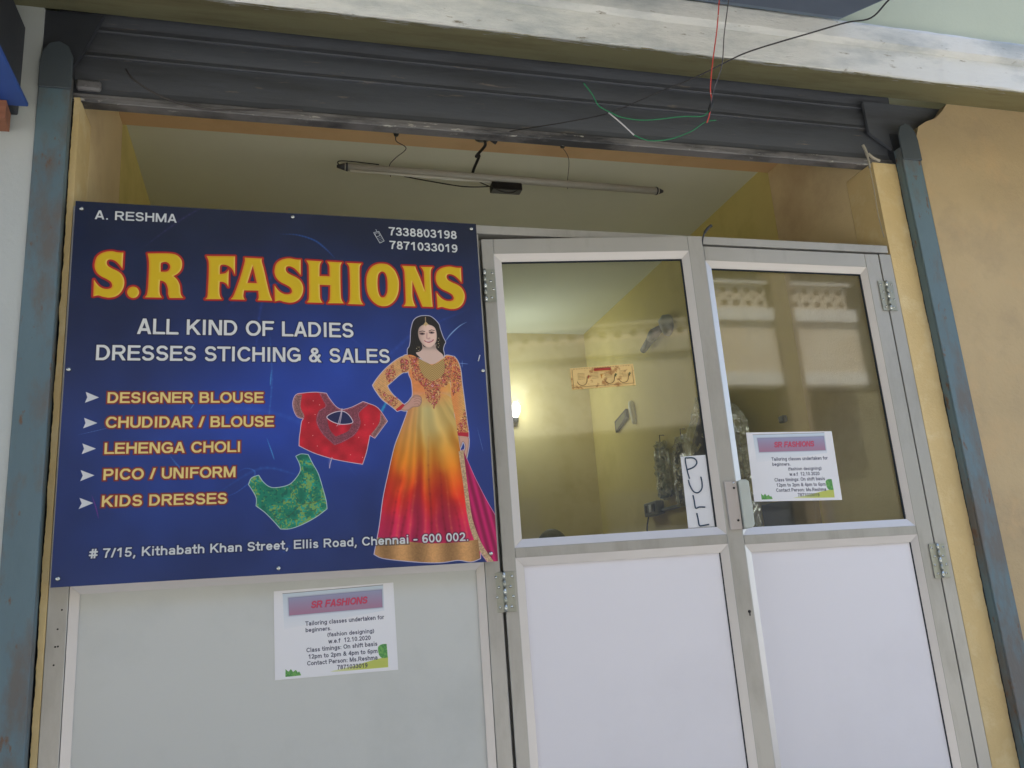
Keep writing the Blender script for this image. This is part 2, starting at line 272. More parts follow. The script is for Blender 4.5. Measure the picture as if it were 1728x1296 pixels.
class Canvas:
    def __init__(s, W, H, ppm, rgb):
        s.ppm = ppm; s.w = int(W * ppm); s.h = int(H * ppm); s.a = np.zeros((s.h, s.w, 3)); s.a[:] = rgb
        r = np.random.RandomState(3); s.rs = r
    def win(s, x0, y0, x1, y1):
        i0 = max(0, int(x0 * s.ppm) - 1); i1 = min(s.w, int(x1 * s.ppm) + 2); j0 = max(0, int(y0 * s.ppm) - 1); j1 = min(s.h, int(y1 * s.ppm) + 2)
        X, Y = np.meshgrid((np.arange(i0, i1) + .5) / s.ppm, (np.arange(j0, j1) + .5) / s.ppm); return (slice(j0, j1), slice(i0, i1)), X, Y
    def segd(s, X, Y, a, b):
        dx, dy = b[0] - a[0], b[1] - a[1]; l = dx * dx + dy * dy + 1e-12
        t = np.clip(((X - a[0]) * dx + (Y - a[1]) * dy) / l, 0, 1); return np.hypot(X - a[0] - t * dx, Y - a[1] - t * dy)
    def sdf(s, loops, pad=0.004):
        xs = [p[0] for l in loops for p in l]; ys = [p[1] for l in loops for p in l]
        w, X, Y = s.win(min(xs) - pad, min(ys) - pad, max(xs) + pad, max(ys) + pad)
        d = np.full(X.shape, 9.0); ins = np.zeros(X.shape, bool)
        for l in loops:
            for i in range(len(l)):
                a, b = l[i], l[(i + 1) % len(l)]; d = np.minimum(d, s.segd(X, Y, a, b))
                if a[1] != b[1]:
                    c = ((a[1] > Y) != (b[1] > Y)) & (X < (b[0] - a[0]) * (Y - a[1]) / (b[1] - a[1]) + a[0]); ins ^= c
        return w, X, Y, np.where(ins, -d, d)
    def lined(s, pts, pad):
        xs = [p[0] for p in pts]; ys = [p[1] for p in pts]; w, X, Y = s.win(min(xs) - pad, min(ys) - pad, max(xs) + pad, max(ys) + pad)
        d = np.full(X.shape, 9.0)
        for i in range(len(pts) - 1): d = np.minimum(d, s.segd(X, Y, pts[i], pts[i + 1]))
        return w, X, Y, d
    def put(s, w, al, rgb):
        if al.size == 0: return
        rgb = np.asarray(rgb, float); al = np.clip(al, 0, 1)[..., None]; s.a[w] = s.a[w] * (1 - al) + rgb * al
    def cov(s, d): return np.clip(.5 - d * s.ppm, 0, 1)
    def stroke(s, pts, hw, rgb, al=1.0, soft=0.0):
        w, X, Y, d = s.lined(pts, hw + soft + .002)
        c = s.cov(d - hw) if not soft else np.exp(-(d / (hw + soft)) ** 2 * 2.0)
        s.put(w, c * al, rgb)
    def noise(s, shape, cell):
        h, w = shape; gh, gw = int(h / cell) + 3, int(w / cell) + 3; g = s.rs.rand(gh, gw)
        yy = np.arange(h) / cell; xx = np.arange(w) / cell; y0 = yy.astype(int); x0 = xx.astype(int); fy = (yy - y0)[:, None]; fx = (xx - x0)[None]
        fy = fy * fy * (3 - 2 * fy); fx = fx * fx * (3 - 2 * fx)
        return (g[y0][:, x0] * (1 - fy) * (1 - fx) + g[y0][:, x0 + 1] * (1 - fy) * fx + g[y0 + 1][:, x0] * fy * (1 - fx) + g[y0 + 1][:, x0 + 1] * fy * fx)
    def text(s, item, h, passes, slant=0.0, rounder=1.0):
        """item: [string, x0, y0, x1, y1, cap height] in 0.1 mm; passes: list of (extra, colour, soft, alpha)"""
        st, x0, y0, x1, y1, cap = item; x0, y0, x1, y1, cap = [v * 1e-4 for v in (x0, y0, x1, y1, cap)]
        gap = 0.06; tot = sum(G[c][0] + gap for c in st) - gap - .1
        L = math.hypot(x1 - x0, y1 - y0); ux, uy = (x1 - x0) / L, (y1 - y0) / L; sx = L / tot; hw = h * cap
        for ex, col, soft, al in passes:
            pen = -.05
            for c in st:
                adv, st_ = G[c]; lo, hi = CLIP.get(c, (0.0, .72 if c in 'acemnorsuvwxz' else 1.0))
                loops = [[(x0 + ux * (pen + p[0] + slant * p[1] * cap / sx) * sx - uy * p[1] * cap, y0 + uy * (pen + p[0]) * sx + ux * p[1] * cap) for p in l] for l in st_]
                if loops:
                    allp = [p for l in loops for p in l]; pad = hw + ex + soft * 2 + .002
                    w, X, Y = s.win(min(p[0] for p in allp) - pad, min(p[1] for p in allp) - pad, max(p[0] for p in allp) + pad, max(p[1] for p in allp) + pad)
                    d = np.full(X.shape, 9.0)
                    for l in loops:
                        for i in range(len(l) - 1): d = np.minimum(d, s.segd(X, Y, l[i], l[i + 1]))
                    v = -(X - x0) * uy + (Y - y0) * ux; d = d - hw
                    d = np.maximum(d, np.maximum(lo * cap - v, v - hi * cap)) - ex
                    a = s.cov(d) if not soft else np.clip(1 - d / soft, 0, 1) ** 1.5
                    s.put(w, a * al, col)
                pen += adv + gap
    def image(s, name):
        im = bpy.data.images.new(name, s.w, s.h); px = np.ones((s.h, s.w, 4), np.float32); px[..., :3] = np.clip(s.a / 255, 0, 1)
        im.pixels.foreach_set(px.ravel()); im.update(); im.pack(); return im

def loop(pts, n=4):
    """closed outline in 0.1 mm; a third value marks a sharp corner, the rest is smoothed"""
    N = len(pts); out = []
    P = [(p[0] * 1e-4, p[1] * 1e-4) for p in pts]; cor = [len(p) > 2 for p in pts]
    for i in range(N):
        j = (i + 1) % N; a = P[i] if cor[i] else P[i - 1]; d = P[j] if cor[j] else P[(j + 1) % N]; b, c = P[i], P[j]
        for k in range(n):
            t = k / n
            out.append(tuple(.5 * (2 * b[q] + (c[q] - a[q]) * t + (2 * a[q] - 5 * b[q] + 4 * c[q] - d[q]) * t * t + (3 * b[q] - a[q] - 3 * c[q] + d[q]) * t ** 3) for q in (0, 1)))
    return out
def pl(pts): return [(p[0] * 1e-4, p[1] * 1e-4) for p in pts]
def smooth_line(pts): return [tuple(v)[:2] for v in catmull([(p[0], p[1], 0) for p in pl(pts)], 6)]

D = json.loads('''{"title":[[[[1287,9000,1],[1282,8520,1],[1199,8636],[1100,8737],[988,8781],[903,8759],[876,8678],[911,8588],[1016,8513],[1144,8450],[1257,8363],[1329,8228],[1350,8083],[1322,7927],[1250,7789],[1129,7692],[976,7659],[820,7683],[710,7716],[589,7684,1],[581,8166,1],[640,8069],[729,7969],[840,7912],[949,7910],[1025,7949],[1045,8027],[1002,8126],[889,8204],[746,8281],[640,8386],[587,8521],[581,8658],[619,8824],[715,8939],[853,9004],[994,9025],[1121,9002],[1216,8994]]],[[[1579,7999],[1683,7956],[1738,7836],[1692,7715],[1591,7666],[1488,7709],[1433,7827],[1478,7950]]],[[[1916,9000,1],[2206,9021],[2530,9026],[2695,8977],[2804,8849],[2828,8690],[2796,8539],[2709,8424],[2606,8355,1],[2714,8238],[2783,8074],[2805,7871],[2831,7780],[2890,7708,1],[2527,7698,1],[2489,7807],[2479,7972],[2427,8118],[2344,8192],[2263,8205,1],[2255,7965],[2273,7800],[2327,7701,1],[1890,7698,1],[1945,7791],[1965,8048],[1968,8508],[1956,8787]],[[2267,8706],[2311,8754],[2408,8771],[2490,8715],[2517,8622],[2487,8528],[2416,8475],[2271,8470,1]]],[[[3476,8998,1],[4247,9031,1],[4248,8468,1],[4184,8618],[4099,8710],[3981,8758],[3880,8749],[3840,8681],[3838,8463,1],[3968,8486],[4042,8546],[4079,8604,1],[4076,8085,1],[4022,8177],[3938,8227],[3841,8231,1],[3833,8021],[3843,7853],[3870,7761],[3908,7706,1],[3467,7694,1],[3523,7770],[3535,8012],[3545,8386],[3544,8726],[3528,8877]]],[[[4516,8998,1],[4995,8995,1],[4982,8917],[5051,8631],[5137,8213],[5206,7911],[5283,7705,1],[4875,7704,1],[4908,7789],[4896,8001,1],[4507,7994,1],[4486,7853],[4495,7769],[4529,7710,1],[4144,7709,1],[4226,7827],[4340,8168],[4438,8532],[4504,8821],[4520,8917]],[[4739,8763,1],[4856,8223,1],[4593,8224,1]]],[[[6082,9013,1],[6077,8529,1],[5991,8646],[5887,8747],[5770,8792],[5682,8770],[5654,8688],[5690,8597],[5800,8522],[5933,8458],[6051,8370],[6126,8234],[6148,8088],[6119,7930],[6044,7791],[5918,7693],[5758,7660],[5595,7684],[5481,7718],[5354,7685,1],[5346,8171,1],[5408,8074],[5500,7973],[5616,7915],[5730,7913],[5809,7953],[5830,8031],[5785,8131],[5667,8210],[5518,8287],[5408,8393],[5352,8530],[5346,8668],[5386,8835],[5486,8951],[5630,9017],[5777,9038],[5909,9015],[6008,9007]]],[[[6243,8997,1],[6685,8988,1],[6635,8894],[6619,8756],[6613,8518,1],[6907,8524,1],[6911,8768],[6899,8889],[6845,8987,1],[7279,8981,1],[7235,8903],[7221,8749],[7216,8291],[7222,7913],[7247,7779],[7301,7690,1],[6838,7678,1],[6894,7769],[6910,7904],[6923,8248,1],[6615,8247,1],[6621,7896],[6640,7777],[6694,7686,1],[6244,7685,1],[6299,7768],[6314,7962],[6315,8412],[6314,8790],[6297,8896]]],[[[7413,8971,1],[7852,8973,1],[7807,8902],[7785,8770],[7778,8309],[7782,7929],[7806,7778],[7867,7674,1],[7419,7675,1],[7470,7769],[7487,7921],[7496,8300],[7492,8759],[7474,8881]]],[[[8464,8996],[8648,8964],[8829,8800],[8931,8544],[8947,8325],[8913,8067],[8813,7847],[8660,7696],[8493,7639],[8311,7667],[8133,7809],[8012,8040],[7981,8353],[8011,8630],[8127,8853],[8296,8970]],[[8456,8746],[8547,8700],[8597,8552],[8608,8314],[8591,8096],[8531,7957],[8447,7909],[8366,7952],[8316,8127],[8305,8364],[8325,8582],[8371,8693]]],[[[9069,8954,1],[9465,8955,1],[9498,8845],[9608,8547],[9723,8170,1],[9724,8612],[9714,8813],[9644,8942,1],[10007,8956,1],[9944,8842],[9925,8518],[9933,8017],[9944,7659,1],[9634,7661,1],[9492,8064],[9359,8459,1],[9339,8000],[9368,7803],[9419,7662,1],[9065,7661,1],[9124,7757],[9137,7994],[9135,8491],[9128,8791]]],[[[10885,8969,1],[10879,8482,1],[10785,8600],[10673,8702],[10546,8747],[10449,8724],[10419,8642],[10458,8551],[10577,8475],[10722,8411],[10851,8323],[10932,8186],[10956,8040],[10924,7882],[10843,7742],[10705,7643],[10532,7610],[10355,7634],[10230,7668],[10093,7635,1],[10084,8124,1],[10151,8025],[10252,7924],[10378,7866],[10501,7864],[10587,7904],[10610,7983],[10561,8083],[10433,8162],[10271,8240],[10151,8347],[10091,8483],[10084,8622],[10127,8790],[10236,8907],[10392,8973],[10552,8994],[10696,8971],[10804,8963]]]],"t1":[["A. RESHMA",527,9966,2634,9986,274],["7338803198",8718,9938,10802,9926,277],["7871033019",8724,9489,10805,9471,273],["# 7/15, Kithabath Khan Street, Ellis Road, Chennai - 600 002.",852,661,10637,621,237]],"t2":[["ALL KIND OF LADIES",1752,6628,7547,6631,450],["DRESSES STICHING & SALES",749,5875,8580,5865,432]],"t3":[["DESIGNER BLOUSE",1086,4694,5033,4686,297],["CHUDIDAR / BLOUSE",1075,4021,5311,4001,301],["LEHENGA CHOLI",1077,3324,4447,3311,297],["PICO / UNIFORM",1084,2639,4319,2627,292],["KIDS DRESSES",1078,1949,4110,1920,290]],"arrows":[[[538,5001,1],[869,4847,1],[532,4703,1],[583,4854,1]],[[536,4299,1],[864,4154,1],[526,4015,1],[576,4158,1]],[[529,3617,1],[863,3472,1],[528,3333,1],[578,3478,1]],[[528,2918,1],[863,2772,1],[531,2629,1],[585,2772,1]],[[537,2204,1],[869,2057,1],[532,1915,1],[597,2059,1]]],"hair":[[9740,7366],[9873,7341],[10002,7238],[10104,7101],[10131,6979],[10173,6823],[10216,6685],[10276,6547],[10238,6461],[10198,6322],[10223,6168],[10210,6082,1],[9678,6027],[9125,6091,1],[9133,6294],[9186,6380],[9225,6534],[9240,6705],[9255,6878],[9286,7016],[9334,7173],[9421,7279],[9522,7333],[9607,7356]],"face":[[9465,6847],[9498,6968],[9568,7047],[9661,7092],[9728,7111],[9810,7086],[9909,7053],[9989,6977],[10024,6838],[10024,6682],[9992,6544],[9938,6457],[9860,6387],[9776,6361],[9678,6385],[9583,6470],[9506,6589],[9470,6709]],"neck":[[9568,6504],[9629,6385],[9860,6387],[9964,6474],[9991,6346],[10069,6252],[10165,6167],[10218,6065],[10249,6031],[10102,5910],[9840,5790],[9640,5908],[9483,6059],[9374,6194],[9491,6238],[9569,6333]],"eyes":[[9585,6797],[9874,6839]],"brows":[[9501,6851],[9594,6883],[9670,6864],[9798,6887],[9878,6923],[9960,6903]],"mouth":[[9630,6587],[9704,6574],[9803,6579],[9930,6621],[9885,6560],[9784,6520],[9685,6540]],"teeth":[[9670,6574],[9803,6576],[9896,6605],[9861,6570],[9785,6551],[9711,6554]],"nose":[[9731,6816],[9716,6661],[9773,6636],[9807,6662]],"tikka":[[9707,7184,1],[9802,7086,1],[9726,7059],[9708,6963,1],[9693,7058],[9613,7048,1]],"earr":[[10054,6614],[10045,6441],[9448,6323]],"sleeveL":[[9149,6084],[8997,6083],[8755,5946],[8446,5677],[8204,5389],[8076,5191,1],[8151,5038],[8332,4775],[8537,4610],[8711,4463,1],[8919,4640,1],[8837,4728],[8653,4904],[8532,5080],[8493,5186,1],[8647,5322],[8845,5500],[8977,5585],[9086,5601],[9243,5747]],"cuffL":[[8923,4640,1],[8711,4467,1],[8752,4419,1],[8859,4455,1],[8981,4600,1]],"handL":[[8849,4487],[8982,4617],[9092,4704],[9183,4824],[9293,4901],[9401,4894],[9474,4834],[9485,4745],[9472,4657],[9386,4553],[9213,4528],[9092,4446],[8953,4432]],"fing":[[[9266,4769],[9375,4801],[9470,4745]],[[9253,4703],[9372,4724],[9466,4657]],[[9260,4626],[9368,4636],[9397,4559]],[[9226,4824],[9356,4852],[9459,4843]]],"torso":[[9019,6105],[9146,6016],[9128,5590],[9205,5344],[9226,5078],[9218,4901],[9155,4660],[9082,4453],[9810,4390],[10383,4517],[10363,4963],[10387,5412],[10506,5957],[10514,6095],[10222,6047],[9836,5840],[9429,6041],[9237,6130]],"skirt":[[9052,4419],[8958,4151],[8807,3778],[8644,3373],[8442,2609],[8274,1916],[8153,1178],[8034,621],[7982,389,1],[8192,277],[8698,182],[9440,84],[9905,68],[10318,102],[10670,36],[10949,112,1],[10954,468],[10802,1231],[10675,2122],[10572,2966],[10515,3577],[10486,3946],[10421,4318],[10408,4755],[10097,4945],[9546,4947],[9049,4641]],"hem":[[8086,842,1],[9349,620],[10227,592],[10917,643,1],[10949,112,1],[10670,36],[10318,102],[9905,68],[9440,84],[8698,182],[8192,277],[7982,389,1]],"dupG":[[10493,3199,1],[10643,3244,1],[10705,2121],[10790,1232],[11017,523],[11338,-2,1],[11146,9,1],[10864,473],[10661,1179],[10573,2245]],"dupP":[[10631,3244,1],[10882,2535],[11204,1805],[11486,1260,1],[11459,-9,1],[11326,-2,1],[11011,523],[10784,1232],[10699,2122]],"sleeveR":[[10247,6104],[10513,6083],[10638,5913],[10700,5639],[10714,5299],[10739,4961],[10768,4514],[10797,4070],[10823,3762,1],[10494,3756,1],[10473,3965],[10436,4295],[10389,4628],[10363,4963],[10387,5412],[10339,5751]],"cuffR":[[10494,3767,1],[10823,3766,1],[10819,3630,1],[10502,3669,1]],"handR":[[10533,3679],[10798,3642],[10813,3412],[10771,3196],[10711,2981],[10654,2939],[10608,3091],[10698,3328],[10642,3481],[10592,3373],[10556,3309],[10533,3483]],"yoke":[[9429,6041,1],[9621,5929],[9835,5822,1],[10038,5909],[10222,6047,1],[10239,5751],[10174,5547],[9990,5389],[9821,5311,1],[9641,5412],[9517,5568],[9461,5770]],"embr":[[9149,6107,1],[9430,6052,1],[9464,5748],[9579,5479],[9821,5311,1],[10081,5457],[10213,5660],[10212,6070,1],[10513,6083,1],[10454,5820],[10384,5344],[10199,5187],[10087,5143],[10036,5009],[10038,4831],[9953,4654],[9885,4610],[9828,4467],[9778,4633],[9693,4678],[9613,4811],[9582,5077],[9511,5188],[9398,5322],[9251,5434],[9221,5747]],"flow":[[9820,5183],[9821,4849],[9822,4644],[9327,5680],[9509,5389],[10331,5604],[10152,5344],[9066,5926],[9020,5735],[8615,5633],[8616,5356],[8414,4901],[8583,4719],[8751,4805],[10377,6048],[10386,5797],[10602,5096],[10443,5018],[10579,5265],[10633,3978],[9633,5237],[9998,5210],[8959,5929],[8505,5533],[10666,5435],[9316,5927]],"eL1":[[8908,6015],[9143,5949],[9132,5679],[8957,5600],[8900,5813]],"eL2":[[8685,5811],[8722,5633],[8758,5455],[8560,5267],[8442,5544],[8575,5722]],"eL3":[[8236,5081],[8422,4971],[8610,4882],[8795,4728],[8661,4555],[8435,4709],[8272,4884]],"eR1":[[10511,6049],[10655,5821],[10682,5525],[10685,5186],[10517,4962],[10405,4918],[10409,5412],[10472,5752]],"eR2":[[10753,4447],[10813,3960],[10780,3784],[10517,3789],[10508,4008],[10651,4205]],"red":[[6136,4953],[6476,4977],[6756,4946,1],[6850,4776],[7018,4558],[7188,4459,1],[7466,4536],[7784,4697,1],[7923,4648],[8201,4511],[8453,4125,1],[8086,3644,1],[7949,3729,1],[7890,3470],[7831,3223],[7719,2901,1],[7192,3003],[6821,3100],[6387,3257],[6006,3457,1],[6017,3684],[6042,3858],[6078,4122],[6136,4228,1],[5962,4283],[5863,4497],[5848,4711],[5933,4907]],"hole":[[6766,4273],[6946,4386],[7187,4430],[7358,4338],[7475,4157],[7449,4078],[7214,4046],[7009,4084],[6839,4172]],"bandL":[[5933,4907],[6095,4917,1],[6048,4566],[6147,4316],[6129,4228,1],[5962,4283],[5863,4497],[5848,4711]],"bandR":[[8268,4408,1],[8453,4125,1],[8086,3644,1],[7978,3747,1],[8222,4074]],"neckb":[[6551,4969,1],[6756,4946,1],[6850,4776],[7018,4558],[7188,4459,1],[7466,4536],[7784,4697,1],[7951,4622,1],[7671,4371],[7705,4082],[7552,3761],[7238,3554],[6963,3447,1],[6663,3742],[6498,4028],[6473,4241],[6554,4454],[6726,4578],[6644,4777]],"heart":[[6766,4255,1],[6873,4147],[7213,4035],[7473,4103,1],[7365,3872],[7174,3768],[7001,3700,1],[6835,3916]],"ties":[[[7189,4502],[7132,4269],[7059,4019]],[[7189,4502],[7167,4304],[7110,4036]],[[6889,3105],[6835,2932],[6816,2811]]],"green":[[5921,3157,1],[6053,3213],[6236,3191,1],[6350,2945],[6496,2665],[6607,2284],[6701,1906],[6721,1685,1],[6431,1478],[6070,1294],[5745,1193],[5504,1198,1],[5328,1410],[5105,1652],[4875,1837,1],[4880,2043],[4784,2246],[4678,2417,1],[4750,2583],[4926,2652,1],[5039,2473],[5200,2333],[5394,2299],[5719,2365],[5916,2546],[6033,2748],[6018,2937]],"gline":[[[5719,2365],[5848,2141],[6042,1847]],[[5329,1526],[5457,1438],[5650,1479],[5845,1637],[6041,1813],[6304,1854],[6503,1913],[6637,2010]]],"icon":[[8240,10000],[8398,10047],[8550,9740],[8417,9667]],"icon2":[[8274,9964],[8384,10008],[8429,9915],[8314,9861]],"ant":[[8309,10109],[8337,10043]],"screws":[[169,10282],[5869,10350],[11299,10250],[95,5618],[11384,5617],[150,199],[5441,146],[11260,214]],"streak":[[[[5460,9794],[5968,9800],[6479,9654],[6819,9383],[7074,9109]],30,0.45,[40,90,170]],[[[10276,6547],[10340,6652],[10449,6793],[10609,6952],[10787,7096],[10981,7202]],16,0.8,[140,175,225]],[[[10634,5888],[10751,5880],[10935,5864]],8,0.7,[130,165,225]],[[[10762,5983],[10749,5760]],8,0.6,[120,155,220]],[[[5259,5617],[5227,5186]],14,0.8,[70,150,215]],[[[5134,3699],[5259,3332],[5337,3082]],12,0.7,[70,150,215]],[[[3301,4771],[3155,4523]],9,0.6,[70,150,215]],[[[2651,3264],[2864,2987],[3092,2741]],26,0.4,[60,120,200]],[[[4367,2751],[4595,2858],[4826,2770],[4750,2529],[4372,2221],[4071,2105]],20,0.35,[60,110,200]],[[[816,2273],[928,1964],[1012,1658]],12,0.55,[130,50,150]],[[[8508,4789],[8237,4299]],45,0.8,[45,160,210]],[[[6834,3127],[6814,2877]],40,0.3,[120,120,190]],[[[1770,9156],[2681,10022],[3470,10629]],40,0.12,[120,80,170]],[[[4001,7445],[4801,8005],[5958,8409]],60,0.12,[90,90,200]],[[[4812,5702],[4965,7468],[5459,9135]],50,0.15,[60,90,200]],[[[11093,3907],[11227,3194]],8,0.4,[110,140,200]],[[[388,3836],[805,3939],[1157,4029]],8,0.3,[110,150,210]],[[[5749,736],[5595,587]],60,0.2,[50,110,200]],[[[2828,4362],[4661,4509],[6248,3982],[7523,2606]],90,0.12,[60,110,210]],[[[6953,7149],[8293,6077],[9371,6824],[11047,7614]],70,0.12,[60,100,210]],[[[5210,6758],[5275,5358],[5165,3999]],30,0.18,[80,150,225]],[[[3920,2238],[4980,2847],[5917,2655]],50,0.14,[60,130,220]]],"n_head":["SR FASHIONS",981,1788,2486,1804,177],"n_lines":[["Tailoring classes undertaken for",824,1336,2942,1351,111],["beginners.",822,1170,1499,1169,103],["(fashion designing)",1391,1006,2655,1015,103],["w.e.f  12.10.2020",1420,829,2546,835,111],["Class timings: On shift basis",833,645,2720,668,110],["12pm to 2pm & 4pm to 6pm",879,474,2714,480,109],["Contact Person: Ms.Reshma",841,306,2708,310,108],["7871033019",1626,139,2427,128,110]],"n_ban":[[389,2098,1],[2922,2134,1],[2915,1668,1],[399,1638,1]],"n_top":[[234,2229,1],[2965,2264,1],[2967,1574,1],[259,1292,1]],"n_line":[[234,2225],[2964,2260]],"n_bush":[[2739,618],[2845,690],[2979,691,1],[2992,337,1],[2834,339],[2754,437]],"n_hill":[[1440,97],[2048,193],[2626,309],[2997,357,1],[2987,87,1],[2209,88]],"n_bush2":[[275,259,1],[353,194],[412,247],[470,176],[537,216],[588,154],[627,170],[674,69,1],[270,63,1]]}''')

def print_mat(name, img, rough=0.35, weave=0.0):
    m = bpy.data.materials.new(name); m.use_nodes = True; nt = m.node_tree; N = nt.nodes; L = nt.links; b = N['Principled BSDF']
    uv = N.new('ShaderNodeUVMap'); uv.uv_map = 'uv'; t = N.new('ShaderNodeTexImage'); t.image = img; t.extension = 'EXTEND'; L.new(uv.outputs[0], t.inputs[0]); L.new(t.outputs[0], b.inputs['Base Color'])
    b.inputs['Roughness'].default_value = rough
    if weave:
        tc = N.new('ShaderNodeTexCoord'); n = N.new('ShaderNodeTexNoise'); n.inputs['Scale'].default_value = 5; n.inputs['Detail'].default_value = 3; L.new(tc.outputs['Object'], n.inputs['Vector'])
        bp = N.new('ShaderNodeBump'); bp.inputs['Strength'].default_value = weave; bp.inputs['Distance'].default_value = 0.02; L.new(n.outputs['Fac'], bp.inputs['Height']); L.new(bp.outputs[0], b.inputs['Normal'])
    return m
def sheet(name, m, corners, parent=None, n=1, bulge=None, thick=0.0008, back=None):
    """a thin printed sheet through four corners (bl, br, tr, tl), front printed, with real thickness"""
    bl, br, tr, tl = [Vector(c) for c in corners]; bm = bmesh.new(); uvl = bm.loops.layers.uv.new('uv')
    nrm = (br - bl).cross(tl - bl).normalized(); g = [[None] * (n + 1) for _ in range(n + 1)]; gb = [[None] * (n + 1) for _ in range(n + 1)]
    for j in range(n + 1):
        for i in range(n + 1):
            u, v = i / n, j / n; p = (bl * (1 - u) + br * u) * (1 - v) + (tl * (1 - u) + tr * u) * v
            if bulge: p = p + nrm * bulge(u, v)
            g[j][i] = bm.verts.new(p); gb[j][i] = bm.verts.new(p - nrm * thick)
    def face(vs, us, mi=0):
        f = bm.faces.new(vs); f.smooth = n > 1; f.material_index = mi
        for l, q in zip(f.loops, us): l[uvl].uv = q
    for j in range(n):
        for i in range(n):
            q = [(i / n, j / n), ((i + 1) / n, j / n), ((i + 1) / n, (j + 1) / n), (i / n, (j + 1) / n)]
            face((g[j][i], g[j][i + 1], g[j + 1][i + 1], g[j + 1][i]), q)
            face((gb[j + 1][i], gb[j + 1][i + 1], gb[j][i + 1], gb[j][i]), q[::-1], 1)
    rim = [(0, i) for i in range(n)] + [(j, n) for j in range(n)] + [(n, i) for i in range(n, 0, -1)] + [(j, 0) for j in range(n, 0, -1)]
    for k in range(len(rim)):
        a, b = rim[k], rim[(k + 1) % len(rim)]
        f = bm.faces.new([bm.verts.new(v.co) for v in (g[b[0]][b[1]], g[a[0]][a[1]], gb[a[0]][a[1]], gb[b[0]][b[1]])]); f.material_index = 1
    me = bpy.data.meshes.new(name); bm.to_mesh(me); bm.free(); me.materials.append(m); me.materials.append(back or paper_m)
    o = bpy.data.objects.new(name, me); C.objects.link(o)
    if parent: o.parent = parent
    return o

